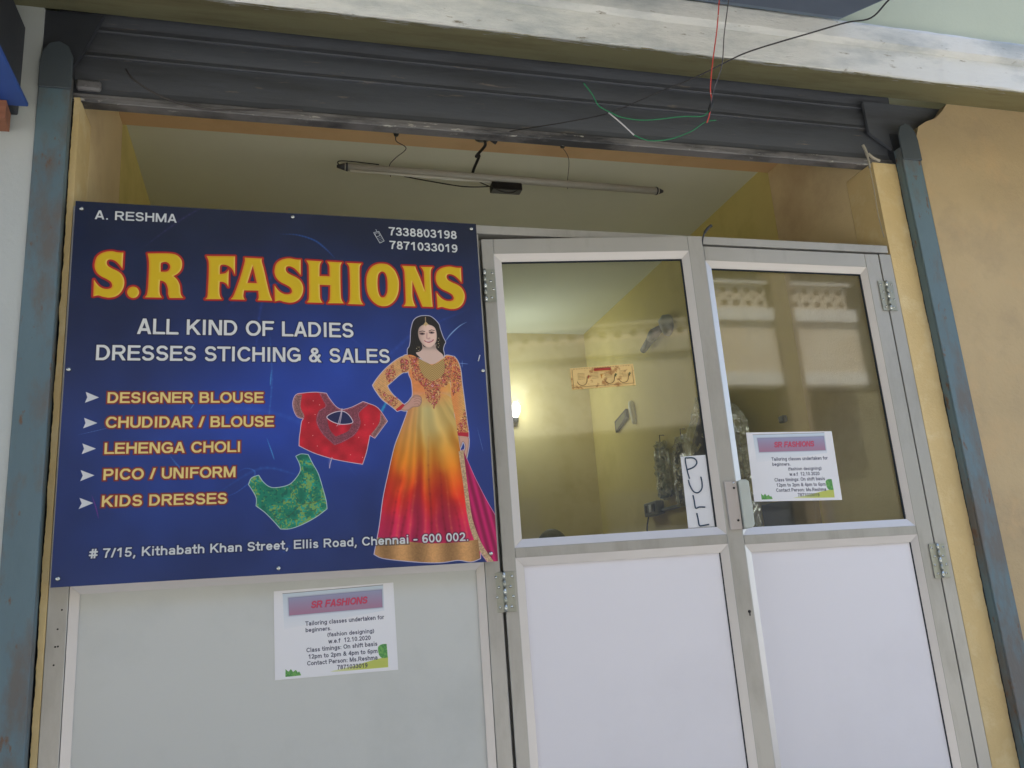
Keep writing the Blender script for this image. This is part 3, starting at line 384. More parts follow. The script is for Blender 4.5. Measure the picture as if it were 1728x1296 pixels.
# ---- the sign's artwork
SW, SH = 1.1465, 1.049
def paint_sign():
    c = Canvas(SW, SH, 1500, (30, 40, 78)); Y, X = np.mgrid[0:c.h, 0:c.w]; v = Y / c.h; u = X / c.w
    def blob(cu, cv, ru, rv): return np.exp(-(((u - cu) / ru) ** 2 + ((v - cv) / rv) ** 2))
    base = np.array([34, 52, 104.]); top = np.array([25, 35, 62.])
    k = np.clip((v - .35) / .6, 0, 1)[..., None]; c.a = base * (1 - k) + top * k
    c.a += blob(.62, .55, .35, .28)[..., None] * np.array([4, 18, 58]); c.a += blob(.45, .38, .3, .2)[..., None] * np.array([2, 9, 34])
    c.a += blob(.22, .2, .3, .2)[..., None] * np.array([2, 8, 22]); c.a += blob(.95, .3, .2, .4)[..., None] * np.array([6, 10, 26])
    nz = c.noise((c.h, c.w), 220) * .6 + c.noise((c.h, c.w), 90) * .4; c.a *= (0.86 + .28 * nz)[..., None]
    for pts, wd, al, col in D['streak']:
        q = smooth_line(pts); n = len(q)
        for i in range(n - 1):
            f = math.sin(math.pi * (i + .5) / n) ** .7; c.stroke([q[i], q[i + 1]], wd * 1e-4 * .25 * f, col, min(1, al * 1.5) * f, soft=wd * 1e-4 * .7 * f + .0006)
    # glow + white cut-out edge round every figure
    def shapes(keys, edge, glow, w_):
        for kk in keys:
            w, X, Y, d = c.sdf([loop(D[kk])], .02); c.put(w, np.exp(-np.clip(d, 0, 1) / .008) * .22, glow)
        for kk in keys:
            w, X, Y, d = c.sdf([loop(D[kk])], .006); c.put(w, c.cov(d - w_) * .95, edge)
    fig = ['hair', 'sleeveL', 'handL', 'torso', 'skirt', 'dupG', 'dupP', 'sleeveR', 'cuffR', 'handR']
    shapes(['dupP', 'dupG'], (235, 150, 190), (40, 60, 150), .0016)
    shapes(['hair', 'sleeveL', 'cuffL', 'handL', 'torso', 'skirt', 'sleeveR', 'cuffR', 'handR'], (206, 204, 226), (50, 70, 160), .0022)
    def fill(k_, rgb, tex=None, al=1.0, hole=None):
        loops = [loop(D[k_])] + ([loop(D[hole])] if hole else []); w, X, Y, d = c.sdf(loops, .002)
        col = np.zeros(X.shape + (3,)); col[:] = rgb
        if tex is not None: col = tex(X, Y, d, col)
        c.put(w, c.cov(d) * al, col)
    def ramp(t, stops):
        xs = [s_[0] for s_ in stops]; return np.stack([np.interp(t, xs, [s_[1][q] for s_ in stops]) for q in range(3)], -1)
    # hair
    def hairtex(X, Y, d, col):
        n = c.noise(X.shape, 5); st = np.sin(X * 900 + Y * 160 + n * 4) * .5 + .5; return col * (1 + .35 * st[..., None]) + np.clip((Y - .66) * 60, 0, 6)[..., None]
    fill('hair', (30, 29, 32), hairtex)
    sx = D['face'][0][0] * 1e-4; fx0 = min(p[0] for p in D['face']) * 1e-4; fx1 = max(p[0] for p in D['face']) * 1e-4
    skin = lambda X, Y, d, col: col * (1.03 - .25 * np.clip((fx0 + (fx1 - fx0) * .42 - X) / .03, 0, 1))[..., None] * (1 - .12 * np.clip(1 + d / .004, 0, 1))[..., None]
    fill('neck', (226, 196, 186), lambda X, Y, d, col: col * (.98 - .18 * np.exp(-((Y - D['neck'][1][1] * 1e-4) / .008) ** 2))[..., None])
    fill('face', (232, 200, 188), skin)
    for (ex, ey), s_ in zip(pl(D['eyes']), (1, 1)):
        w, X, Y = c.win(ex - .012, ey - .008, ex + .012, ey + .008); e = ((X - ex) / .0085) ** 2 + ((Y - ey) / .0038) ** 2
        c.put(w, np.clip(1.35 - e, 0, 1) * .85, (70, 40, 48)); e2 = ((X - ex) / .005) ** 2 + ((Y - ey) / .0020) ** 2; c.put(w, np.clip(1.3 - e2, 0, 1) * .4, (190, 170, 175)); e3 = np.hypot(X - ex, Y - ey); c.put(w, c.cov(e3 - .0022), (30, 18, 24))
    br = pl(D['brows']); c.stroke(br[:3], .0011, (62, 40, 40), .85); c.stroke(br[3:], .0011, (62, 40, 40), .85)
    c.stroke(pl(D['nose']), .0011, (172, 118, 118), .5, soft=.002)
    fill('mouth', (170, 45, 72)); fill('teeth', (236, 228, 226)); fill('tikka', (205, 178, 130)); q = pl(D['tikka']); c.stroke([q[0], (q[0][0], q[0][1] + .014)], .0012, (190, 165, 130), .9)
    for p in pl(D['earr']):
        for a in range(7): c.stroke([(p[0] + .005 * math.cos(a), p[1] + .006 * math.sin(a))] * 2, .0014, (205, 195, 165) if a % 2 else (120, 95, 75), .9)
    # clothes
    ps = lambda p: (p[0] * 1e-4, p[1] * 1e-4)
    y_hi = max(p[1] for p in D['skirt']) * 1e-4; y_lo = min(p[1] for p in D['skirt']) * 1e-4; xc = (D['hem'][0][0] + D['hem'][3][0]) * .5e-4
    stops = [(0, (204, 38, 104)), (.12, (218, 42, 108)), (.30, (220, 40, 82)), (.42, (228, 50, 42)), (.52, (242, 96, 34)), (.62, (246, 146, 44)), (.72, (238, 172, 74)), (.82, (238, 200, 118)), (1, (236, 206, 130))]
    def skirt(X, Y, d, col):
        t = (Y - y_lo) / (y_hi - y_lo); ax = (X - xc) / (0.03 + .16 * (1 - t))      # position across the fan of folds
        light = np.exp(-((ax - .28) / .45) ** 2); wob = c.noise(X.shape, 60) * 1.6; f1 = np.sin(ax * 9 + 1.2 * np.sin(ax * 4.3) + wob) * .5 + .5; f2 = np.sin(ax * 17 + 2.6 * np.sin(ax * 2.7 + 1) + wob) * .5 + .5; fd = np.clip(1.25 - t, 0, 1); f1 = .5 + (f1 - .5) * fd; f2 = .5 + (f2 - .5) * fd
        tt = np.clip(t + light * .055 - .075 * (ax < -.35) * np.clip((t - .55) * 3, 0, 1) + (f1 - .5) * .13 * np.clip(1.15 - abs(t - .52) * 2, 0, 1), 0, 1)
        k = ramp(tt, stops); pe = (np.clip(-ax - .05, 0, 1) * np.clip((t - .62) * 4, 0, 1))[..., None]; k = k * (1 - pe) + np.array([224, 148, 96]) * pe; k = k + (light * np.clip((t - .66) * 4, 0, 1) * .7)[..., None] * (np.array([236, 226, 160]) - k)
        return k * (.76 + .26 * f1 * f2 + .12 * f1)[..., None]
    fill('skirt', (0, 0, 0), skirt)
    save = c.a.copy(); hx0, hx1 = min(p[0] for p in D['hem']) * 1e-4, max(p[0] for p in D['hem']) * 1e-4; hr = random.Random(9)
    for i, fb in enumerate((.07, .15, .21, .30, .37, .46, .53, .61, .70, .78, .86, .93)):
        xb = hx0 + (hx1 - hx0) * fb; xt = hx0 + (hx1 - hx0) * (.40 + .30 * fb); top = .30 + .5 * hr.random(); q = []
        for k in range(9): s_ = k / 8; yy = y_lo + .03 + (y_hi - y_lo - .05) * s_ * top; ff = s_ * top; q.append((xb + (xt - xb) * ff ** .75 + .0025 * math.sin(s_ * 7 + i), yy))
        dark = i % 2 == 0
        for k in range(8): c.stroke([q[k], q[k + 1]], .0012, (112, 14, 40) if dark else (246, 150, 96), (.42 if dark else .30) * (1 - k / 8.5), soft=.0035)
    w, X, Y, d = c.sdf([loop(D['skirt'])], .002); m = c.cov(d)[..., None]; new = c.a[w].copy(); c.a = save; c.a[w] = c.a[w] * (1 - m) + new * m
    def torso(X, Y, d, col):
        x0 = D['yoke'][4][0] * 1e-4; t = np.clip((X - x0 + .03) / .09, 0, 1)[..., None]; k = np.array([238, 150, 92]) * (1 - t) + np.array([240, 208, 100]) * t
        return k * (.94 + .06 * c.noise(X.shape, 9))[..., None]
    w, X, Y, d = c.sdf([loop(D['torso'])], .002); k = torso(X, Y, d, None); fade = np.clip((Y - y_hi + .046) / .055, 0, 1); c.put(w, c.cov(d) * fade, k)
    c.put(w, c.cov(d) * np.clip(1 - abs(Y - y_hi + .115) / .03, 0, 1) * np.clip((X - D['yoke'][6][0] * 1e-4) / .02, 0, 1) * .8, (238, 226, 160))
    def sleeve(X, Y, d, col): n = c.noise(X.shape, 6); ln = np.sin((X * .8 + Y) * 900) * .5 + .5; return col * (.88 + .1 * n + .08 * ln)[..., None]
    fill('sleeveL', (226, 172, 116), sleeve); fill('sleeveR', (228, 180, 112), sleeve)
    w, X, Y, d = c.sdf([loop(D['sleeveR'])], .002); c.put(w, c.cov(d) * np.clip(1 - (X - D['sleeveR'][9][0] * 1e-4) / .03, 0, 1) * .55, (240, 130, 70))
    fill('cuffL', (196, 44, 60)); fill('cuffR', (190, 40, 62))
    hs = lambda X, Y, d, col: col * (1 - .22 * np.clip(1 + d / .004, 0, 1))[..., None]
    fill('handL', (206, 160, 146), hs); fill('handR', (210, 164, 148), hs)
    for f in D['fing']: c.stroke(smooth_line(f), .0006, (150, 98, 92), .7)
    fill('dupP', (196, 34, 106), lambda X, Y, d, col: col * (.9 + .16 * np.sin(X * 300 + Y * 60))[..., None]); fill('dupG', (206, 176, 140), lambda X, Y, d, col: col * (.8 + .3 * c.noise(X.shape, 4))[..., None])
    fill('hem', (186, 140, 92), lambda X, Y, d, col: col * (.78 + .34 * (np.sin((X - xc) * 70 + .6) * .5 + .5) + .1 * c.noise(X.shape, 5))[..., None])
    yx = D['yoke'][2][0] * 1e-4
    fill('yoke', (196, 162, 104), lambda X, Y, d, col: col * (.92 + .2 * np.sin((Y - abs(X - yx) * .75) * 1150))[..., None])
    # embroidery
    reds = [(176, 40, 66), (206, 70, 92), (120, 62, 50), (96, 88, 62), (232, 205, 150), (150, 36, 56), (214, 160, 110)]
    def embroider(k_, n, dens):
        l = loop(D[k_]); w, X, Y, d = c.sdf([l], .001); c.put(w, c.cov(d) * dens, (202, 150, 104))
        nz = c.noise(X.shape, 3); c.put(w, c.cov(d) * (nz > .62) * .55, (128, 70, 56)); nz = c.noise(X.shape, 4); c.put(w, c.cov(d) * (nz > .7) * .6, (178, 44, 70))
        xs = [p[0] for p in l]; ys = [p[1] for p in l]; r = random.Random(len(l) + n)
        def inside(x, y):
            o = False
            for i in range(len(l)):
                a, b = l[i], l[i - 1]
                if (a[1] > y) != (b[1] > y) and x < (b[0] - a[0]) * (y - a[1]) / (b[1] - a[1]) + a[0]: o = not o
            return o
        for _ in range(n):
            x, y = r.uniform(min(xs), max(xs)), r.uniform(min(ys), max(ys))
            if inside(x, y): c.stroke([(x, y), (x + r.uniform(-.002, .002), y + r.uniform(-.002, .002))], r.uniform(.0007, .0016), r.choice(reds), .9)
    yk = loop(D['yoke']); l = loop(D['embr']); w, X, Y, d1 = c.sdf([l], .001)
    save = c.a.copy(); embroider('embr', 900, .5)
    w2, X2, Y2, d2 = c.sdf([yk], .001); m = c.cov(d2 + .003)[..., None]; c.a[w2] = c.a[w2] * (1 - m) + save[w2] * m
    for k_ in ('eL1', 'eL2', 'eL3', 'eR1', 'eR2'): embroider(k_, 110, .12)
    fill('cuffL', (196, 44, 60)); fill('cuffR', (190, 40, 62))
    for i, p in enumerate(pl(D['flow'])):
        r_ = (.0056 if i < 1 else .0042 if i in (1, 25) else .003)
        w, X, Y = c.win(p[0] - .008, p[1] - .008, p[0] + .008, p[1] + .008); e = np.hypot(X - p[0], Y - p[1]); c.put(w, c.cov(e - r_), (170, 30, 60)); c.put(w, c.cov(abs(e - r_ * .45) - r_ * .16), (240, 214, 200))
    # red blouse
    shapes(['red'], (226, 204, 214), (60, 70, 160), .002)
    cloth = lambda X, Y, d, col: col * (.82 + .28 * c.noise(X.shape, 34) + .05 * c.noise(X.shape, 4))[..., None]
    fill('red', (200, 34, 56), cloth, hole='hole')
    band = lambda X, Y, d, col: (col * (.8 + .4 * c.noise(X.shape, 3))[..., None]) * (1 + .45 * np.clip(1 - abs(d + .002) / .0012, 0, 1))[..., None]
    for k_ in ('bandL', 'bandR'): fill(k_, (138, 98, 100), band)
    fill('neckb', (134, 70, 88), band); fill('heart', (196, 32, 58), cloth)
    w, X, Y, d = c.sdf([loop(D['hole'])], .003); c.put(w, c.cov(d), (36, 44, 92)); c.put(w, c.cov(abs(d) - .0011), (226, 214, 230))
    for t in D['ties']: c.stroke(smooth_line(t), .0012, (206, 190, 206), .9)
    rr = random.Random(5); rl = pl(D['red'])
    for q in ((615, 173), (665, 205), (628, 283), (577, 348), (643, 533), (608, 450), (907, 607), (977, 470), (1100, 362), (1030, 370), (1005, 630), (800, 375)):
        x = np.interp(q[0], [455, 1215], [min(p[0] for p in rl), max(p[0] for p in rl)]); y = np.interp(q[1], [105, 682], [max(p[1] for p in rl), min(p[1] for p in rl)]); c.stroke([(x, y)] * 2, .0012, (240, 200, 190), .9)
    # green blouse
    shapes(['green'], (190, 214, 214), (50, 80, 160), .002)
    def gtex(X, Y, d, col):
        n = c.noise(X.shape, 30); n2 = c.noise(X.shape, 5); n3 = c.noise(X.shape, 8)
        k = col * (.75 + .4 * n)[..., None]; k = k + (n > .6)[..., None] * np.array([0, 10, 26]) ; a = np.clip((n2 * .6 + n * .6 - .62) * 6, 0, .8)[..., None]; k = k * (1 - a) + np.array([150, 172, 84]) * a
        b = (n3 > .72)[..., None] * .5; return k * (1 - b) + np.array([18, 84, 84]) * b
    fill('green', (30, 150, 124), gtex)
    for g_ in D['gline']: c.stroke(smooth_line(g_), .0007, (70, 84, 70), .8)
    # lettering
    wt = (214, 220, 224)
    for t in D['t1']: c.text(t, .094, [(.0016, (20, 28, 60), .003, .5), (0, wt, 0, 1)])
    for t in D['t2']: c.text(t, .088, [(.0015, (18, 22, 50), .003, .5), (.0009, (30, 32, 60), 0, .7), (0, (222, 226, 228), 0, 1)])
    for t in D['t3']: c.text(t, .100, [(.0022, (156, 42, 42), .0034, .95), (.0014, (128, 56, 36), 0, .9), (0, (232, 214, 142), 0, 1)])
    for a in D['arrows']: w, X, Y, d = c.sdf([loop(a, 1)], .003); c.put(w, c.cov(d), (216, 220, 228))
    q = pl(D['icon']); c.stroke(q + [q[0]], .0008, wt); w, X, Y, d = c.sdf([q], .001); q2 = pl(D['icon2']); c.stroke(q2 + [q2[0]], .0006, wt); c.stroke(pl(D['ant']), .0007, wt)
    for i in range(4):
        for j in range(3):
            a = .42 + i * .15; b = .22 + j * .28; L_ = (q[0][0] * (1 - a) + q[3][0] * a, q[0][1] * (1 - a) + q[3][1] * a); R_ = (q[1][0] * (1 - a) + q[2][0] * a, q[1][1] * (1 - a) + q[2][1] * a); p = (L_[0] * (1 - b) + R_[0] * b, L_[1] * (1 - b) + R_[1] * b); c.stroke([p, p], .0010, wt, .9)
    # title
    for ls in D['title']:
        w, X, Y, d = c.sdf([loop(l) for l in ls], .012); c.put(w, np.clip(1 - (d - .004) / .004, 0, 1) * .6, (120, 22, 40)); c.put(w, c.cov(d - .0056), (172, 38, 36))
    for ls in D['title']:
        w, X, Y, d = c.sdf([loop(l) for l in ls], .012); gy, gx = np.gradient(d * c.ppm)
        col = np.zeros(X.shape + (3,)); col[:] = (218, 186, 32); e = np.clip(1 + d / .0062, 0, 1) ** 1.3; hi = np.clip(gx * .9 - gy * .25, 0, 1) * e; lo = np.clip(-gx * .8 + gy * .45, 0, 1) * e
        col = col * (1 - lo[..., None] * .85) + np.array([226, 130, 48]) * (lo[..., None] * .85); col = col * (1 - hi[..., None] * .9) + np.array([246, 222, 160]) * (hi[..., None] * .9)
        c.put(w, c.cov(d), col); c.put(w, c.cov(abs(d) - .0005) * .55, (246, 170, 70))
    return c.image('sign_print')

def paint_notice(head_col):
    c = Canvas(.326, .231, 1900, (236, 238, 246))
    fx = lambda p: loop(p)
    w, X, Y, d = c.sdf([fx(D['n_top'])], .001); f = np.clip((Y - .12) / .1, 0, 1); c.put(w, c.cov(d) * f * .8, (196, 214, 232)); c.stroke(pl(D['n_line']), .0005, (60, 60, 78))
    w, X, Y, d = c.sdf([fx(D['n_ban'])], .008); c.put(w, np.clip(1 - d / .005, 0, 1) * .5, (140, 140, 170)); t = np.clip((Y - .166) / .045, 0, 1)[..., None]; c.put(w, c.cov(d), np.array([172, 128, 156]) * (1 - t) + np.array([156, 160, 194]) * t); c.put(w, c.cov(abs(d) - .0004) * .6, (90, 90, 120))
    w, X, Y, d = c.sdf([fx(D['n_hill'])], .002); f = np.clip((X - .13) / .1, 0, 1); c.put(w, c.cov(d) * (.25 + .75 * f), (196, 206, 104))
    for k in ('n_bush', 'n_bush2'):
        w, X, Y, d = c.sdf([fx(D[k])], .002); n = c.noise(X.shape, 5)[..., None]; c.put(w, c.cov(d), np.array([70, 140, 80]) * (1 - n) + np.array([130, 190, 100]) * n)
    c.text(D['n_head'], .075, [(.0012, (150, 60, 90), .001, .35), (0, head_col, 0, 1)], slant=.2)
    for t in D['n_lines']: c.text(t, .062, [(.00025, (52, 56, 84), 0, 1)])
    return c.image('notice_print')

# ------------------------------------------------------------------ setting: ground, our building, room
struct(box('street_ground', mat('grey street concrete', (160, 157, 150), 0.9, 0, 0.1, 0.8, 0.6, 30, patch=(136, 134, 130), pscale=0.7, plo=0.45, phi=0.7), None, -40, 40, -40, 12, -0.2, 0.0))
struct(box('shop_plinth', step_m, None, -3.0, 5.0, -0.55, 0.7, 0.0, 0.53, bev=0.01))

XL, XR, YB, ZC = -0.553, 2.18, 3.142, 3.32
struct(box('room_floor', mat('red oxide floor', (120, 78, 62), 0.5, 0, 0.08, 2), None, XL - .2, XR + .2, 0.71, YB + .2, 0.38, 0.56))
struct(box('ceiling', ceil_m, None, XL - .2, XR + .2, 0.65, YB + .2, ZC, ZC + .15))
struct(box('wall_left', ywall_m, None, XL - .2, XL, 0.65, YB + .2, 0.56, ZC))
struct(box('wall_right', ywall_m, None, XR, XR + .2, 0.65, YB + .2, 0.56, ZC))
struct(box('wall_back', back_m, None, XL, XR, YB, YB + .2, 0.56, ZC))
struct(box('lintel', soffit_m, None, XL, XR, 0.14, 0.648, 3.276, 3.9))
rv = MB(); rv.box(XL - .2, XL, 0.16, 0.648, 0.53, 3.9).box(XL - .02, XL, 0.07, 0.1598, 2.968, 3.27); struct(rv.build('opening_side_left', reveal_m))
rv = MB(); rv.box(XR, XR + .2, 0.16, 0.648, 0.53, 3.9).box(XR, XR + .1, 0.07, 0.1598, 2.968, 3.27); struct(rv.build('opening_side_right', reveal_m))

# rough plaster edge strips beside the frame (their outer edge is ragged)
def ragged_strip(name, x_in, x_out, label):
    bm = bmesh.new(); n = 420; r = random.Random(11 if x_out > 1 else 12); cols = []; off = 0
    for i in range(n + 1):
        z = 0.53 + (2.966 - 0.53) * i / n; off = off * .8 + r.uniform(-.0009, .0009); xo = x_out + off
        cols.append([bm.verts.new(p) for p in ((x_in, 0.158, z), (x_in, 0.0, z), (xo, 0.002, z), (xo + (0.003 if xo > 1 else -.003), 0.02, z), (xo, 0.158, z))])
    for i in range(n):
        for k in range(5): bm.faces.new((cols[i][k], cols[i][(k + 1) % 5], cols[i + 1][(k + 1) % 5], cols[i + 1][k]))
    bm.faces.new(cols[0]); bm.faces.new(cols[-1][::-1])
    o = MB(); o.bm.free(); o.bm = bm; o = o.build(name, strip_m); return struct(o)
ragged_strip('plaster_edge_left', XL, -0.5695, '')
ragged_strip('plaster_edge_right', XR, 2.286, '')
struct(box('outer_wall_left', lwall_m, None, -9, -0.6555, -0.03, 0.35, 0.0, 3.235))
# right outer wall: its top left corner is broken back around the shutter bracket
pts = [(2.372, 0), (10, 0), (10, 3.235), (2.56, 3.235)] + [(2.53, 3.20), (2.49, 3.165), (2.44, 3.145), (2.40, 3.12), (2.378, 3.07)]
struct(MB().prism(pts, 'y', -0.03, 0.35).build('outer_wall_right', peach_m))
struct(box('recess_wall', dark_m, None, -0.9, 2.75, 0.36, 0.5, 3.28, 3.9))
struct(box('recess_cheek_left', dark_m, None, -0.95, -0.75, -0.02, 0.36, 3.236, 3.5))
struct(box('groove_left', dark_m, None, -0.655, -0.577, 0.004, 0.16, 0.0, 3.2)); struct(box('groove_right', dark_m, None, 2.292, 2.372, 0.004, 0.16, 0.0, 3.1))

# ledge above the shop front, mouldings, wall above, added shade slab
lg = [(-0.031, 3.3205), (-0.031, 3.235), (-0.36, 3.070), (-0.362, 3.172), (-0.336, 3.172), (-0.336, 3.2615)]
struct(MB().prism(lg, 'x', -9, 10).build('ledge', ledge_m))
bm = bmesh.new(); n = 420; r = random.Random(4); prof0 = [(-0.3625, 3.069), (-0.3675, 3.072), (-0.3685, 3.168), (-0.3655, 3.1715), (-0.378, 3.178), (-0.3845, 3.184), (-0.386, 3.243), (-0.378, 3.255), (-0.335, 3.263), (-0.335, 3.18), (-0.3625, 3.169)]
rows = []; a_ = b_ = 0
for i in range(n + 1):
    x = -9 + 19 * i / n; a_ = a_ * .5 + r.uniform(-.0022, .0022); b_ = b_ * .5 + r.uniform(-.0016, .0016)
    rows.append([bm.verts.new((x, y + (b_ if k in (1, 2, 5, 6) else 0), z_ + (a_ if k in (0, 1) else b_ if k in (3, 7) else 0))) for k, (y, z_) in enumerate(prof0)])
for i in range(n):
    for k in range(len(prof0)): bm.faces.new((rows[i][k], rows[i][(k + 1) % len(prof0)], rows[i + 1][(k + 1) % len(prof0)], rows[i + 1][k]))
o = MB(); o.bm.free(); o.bm = bm; struct(o.build('ledge_moulding', fascia_m))
struct(MB().prism([(-0.331, 3.264), (-0.034, 3.324), (0.36, 3.324), (0.36, 6.0), (-0.331, 6.0)], 'x', -9, 10).build('upper_wall', topwall_m))

struct(box('unseen_shade_slab', topwall_m, None, -9, 0.85, -1.35, -0.332, 3.95, 4.1))  # slab added out of view to shade the left part of the front

# ------------------------------------------------------------------ rolling shutter
sh = thing('rolling_shutter', 'dark blue grey rolled up steel shutter under the stained ledge, with blue side channels', 'shutter', (0, 0, 0))
def slat(z0, z1):
    pr = []; H = z1 - z0
    for i in range(13):
        t = i / 12; y = 0.040 - 0.009 * math.sin(math.pi * t) ** .8; pr.append((y, z0 + H * t))
    pr = [(0.031, z0 - .004), (0.0285, z0 - .001), (0.031, z0 + .005)] + pr[2:-1] + [(0.038, z1 - .002)]
    back = [(p[0] + .012, p[1]) for p in pr[::-1]]
    return MB().prism(pr + back, 'x', -0.63, 2.345)
for a, b in ((3.222, 3.33), (3.132, 3.222), (3.0, 3.132)): slat(a, b).build('slat', shut_m, sh)
MB().tube([(-0.7, 0.2, 3.33), (2.42, 0.2, 3.33)], 0.05, 20).build('roller_drum', dark_m, sh)
MB().box(-0.60, 2.31, 0.02, 0.066, 2.968, 2.996, .004).box(-0.60, 2.31, 0.012, 0.022, 2.962, 2.978, .002).build('bottom_bar', bar_m, sh)
def guide(x0, x1, inner):
    b = MB(); b.box(x0, x1, -0.036, -0.028, 0.0, 3.02, .002)
    if inner > 0: b.box(x1 - .006, x1, -0.028, 0.0, 0.0, 3.02)
    else: b.box(x0, x0 + .006, -0.028, 0.0, 0.0, 3.02)
    return b
lab(guide(-0.655, -0.573, 1).build('guide_channel', guide_m, sh), 'blue side channel left of the doorway, flaking')
lab(guide(2.288, 2.372, -1).build('guide_channel', guide_m, sh), 'blue side channel right of the doorway')
def bracket(cx, s):
    b = MB(); pts = [(cx + s * x, z) for x, z in ((-.044, 2.965), (.042, 2.965), (.042, 3.05), (.036, 3.085), (.02, 3.11), (-.005, 3.12), (-.03, 3.105), (-.044, 3.07))]
    b.prism(pts, 'y', -0.044, -0.037, .002); return b
bracket(-0.612, -1).build('end_bracket', brk_m, sh); bracket(2.33, 1).build('end_bracket', brk_m, sh)
MB().prism([(2.34, 3.0), (2.378, 3.06), (2.40, 3.115), (2.44, 3.14), (2.49, 3.16), (2.53, 3.195), (2.575, 3.236), (2.2, 3.236), (2.2, 3.1)], 'y', 0.008, 0.02).build('side_plate', shut_m, sh)
MB().prism([(-0.66, 3.0), (-0.66, 3.236), (-0.5, 3.236), (-0.55, 3.1), (-0.6, 3.0)], 'y', -0.02, -0.005).build('side_plate', dark_m, sh)
MB().box(-0.568, -0.50, 0.0, 0.02, 2.997, 3.03, .006).build('end_lock', bar_m, sh)

# ------------------------------------------------------------------ aluminium front: fixed frame and left panel
fr = thing('aluminium_front', 'fixed grey aluminium frame with blank grey panel below the blue shop sign', 'partition', (0, 0, 0))
def part(nm, m, *a, bev=.0012, parent=fr): return box(nm, m, parent, *a, bev=bev)
part('left_post', alu, -0.552, -0.506, 0.0, 0.045, 0.53, 2.62)
part('middle_post', alu, 0.574, 0.618, 0.0, 0.045, 0.53, 2.59)
part('door_stop', alu, 0.600, 0.650, 0.0465, 0.058, 0.53, 2.60); part('door_stop', alu, 2.095, 2.150, 0.0465, 0.058, 0.53, 2.60); part('door_stop', alu, 0.651, 2.094, 0.0465, 0.058, 2.56, 2.60)
part('right_post', alu, 2.129, 2.179, 0.0, 0.045, 0.53, 2.588)
part('header', alu, 0.574, 2.168, -0.004, 0.045, 2.592, 2.621)
part('header', alu, -0.504, 0.572, 0.0, 0.045, 2.592, 2.62)
part('middle_rail', alu, -0.504, 0.572, 0.004, 0.045, 1.57, 1.61)
part('bottom_rail', alu, -0.504, 0.572, 0.0, 0.045, 0.53, 0.6)
part('panel', grey_panel, -0.502, 0.570, 0.014, 0.024, 0.602, 1.568, bev=0)
lab(part('upper_panel', grey_panel, -0.502, 0.570, 0.014, 0.024, 1.612, 2.590, bev=0), 'plain panel behind the sign')
for (sx, sz) in ((-.519, 1.512), (-.526, 1.466), (-.529, 1.424), (-.523, 1.4245), (-.530, 1.381)):
    MB().tube([(sx, -0.0012, sz), (sx, 0.001, sz)], 0.0022, 8).build('screw_hole', black_m, fr)

def beads(x0, x1, z0, z1, w, parent, bottom=True, y0=0.001, y1=0.014):
    """mitred, sloping glazing beads inside an opening x0..x1, z0..z1"""
    def b(p):  # p: outer a, outer b, inner b, inner a  (x,z)
        o = MB(); q = [(p[0][0], y0, p[0][1]), (p[1][0], y0, p[1][1]), (p[2][0], y1 - .004, p[2][1]), (p[3][0], y1 - .004, p[3][1])]
        o.hull(q + [(v[0], y1, v[2]) for v in q]); return o
    e = .0006
    b([(x0, z1), (x1, z1), (x1 - w, z1 - w), (x0 + w, z1 - w)]).build('glazing_bead', alu2, parent)
    b([(x0, z0), (x0, z1 - e), (x0 + w, z1 - w - e), (x0 + w, z0 + w)]).build('glazing_bead', alu2, parent)
    b([(x1, z0), (x1, z1 - e), (x1 - w, z1 - w - e), (x1 - w, z0 + w)]).build('glazing_bead', alu2, parent)
    if bottom: b([(x0 + e, z0), (x1 - e, z0), (x1 - w - e, z0 + w), (x0 + w + e, z0 + w)]).build('glazing_bead', alu2, parent)
beads(-0.504, 0.572, 0.60, 1.57, 0.022, fr)

# ------------------------------------------------------------------ doors
def hinge(parent, x, z0, z1, hw=0.031, left=True, right=True):
    b = MB()
    if left: b.box(x - hw, x - .002, -0.0035, -0.0012, z0, z1, .0006)
    if right: b.box(x + .002, x + hw, -0.0035, -0.0012, z0, z1, .0006)
    h = b.build('hinge', steel_m, parent); n = 5
    for i in range(n):
        a = z0 + (z1 - z0) * i / n; MB().tube([(x, -0.006, a + .0012), (x, -0.006, a + (z1 - z0) / n - .0012)], 0.0048, 10).build('knuckle', steel_m if i % 2 else screw_m, h)
    for sgn in ((-1,) if left else ()) + ((1,) if right else ()):
        for i in range(4):
            zz = z0 + (z1 - z0) * (i + .5) / 4; xx = x + sgn * hw * (.62 + (.12 if i % 2 else -.1)); MB().tube([(xx, -0.0052, zz), (xx, -0.003, zz)], 0.0036, 10).build('screw', screw_m, h)
    return h
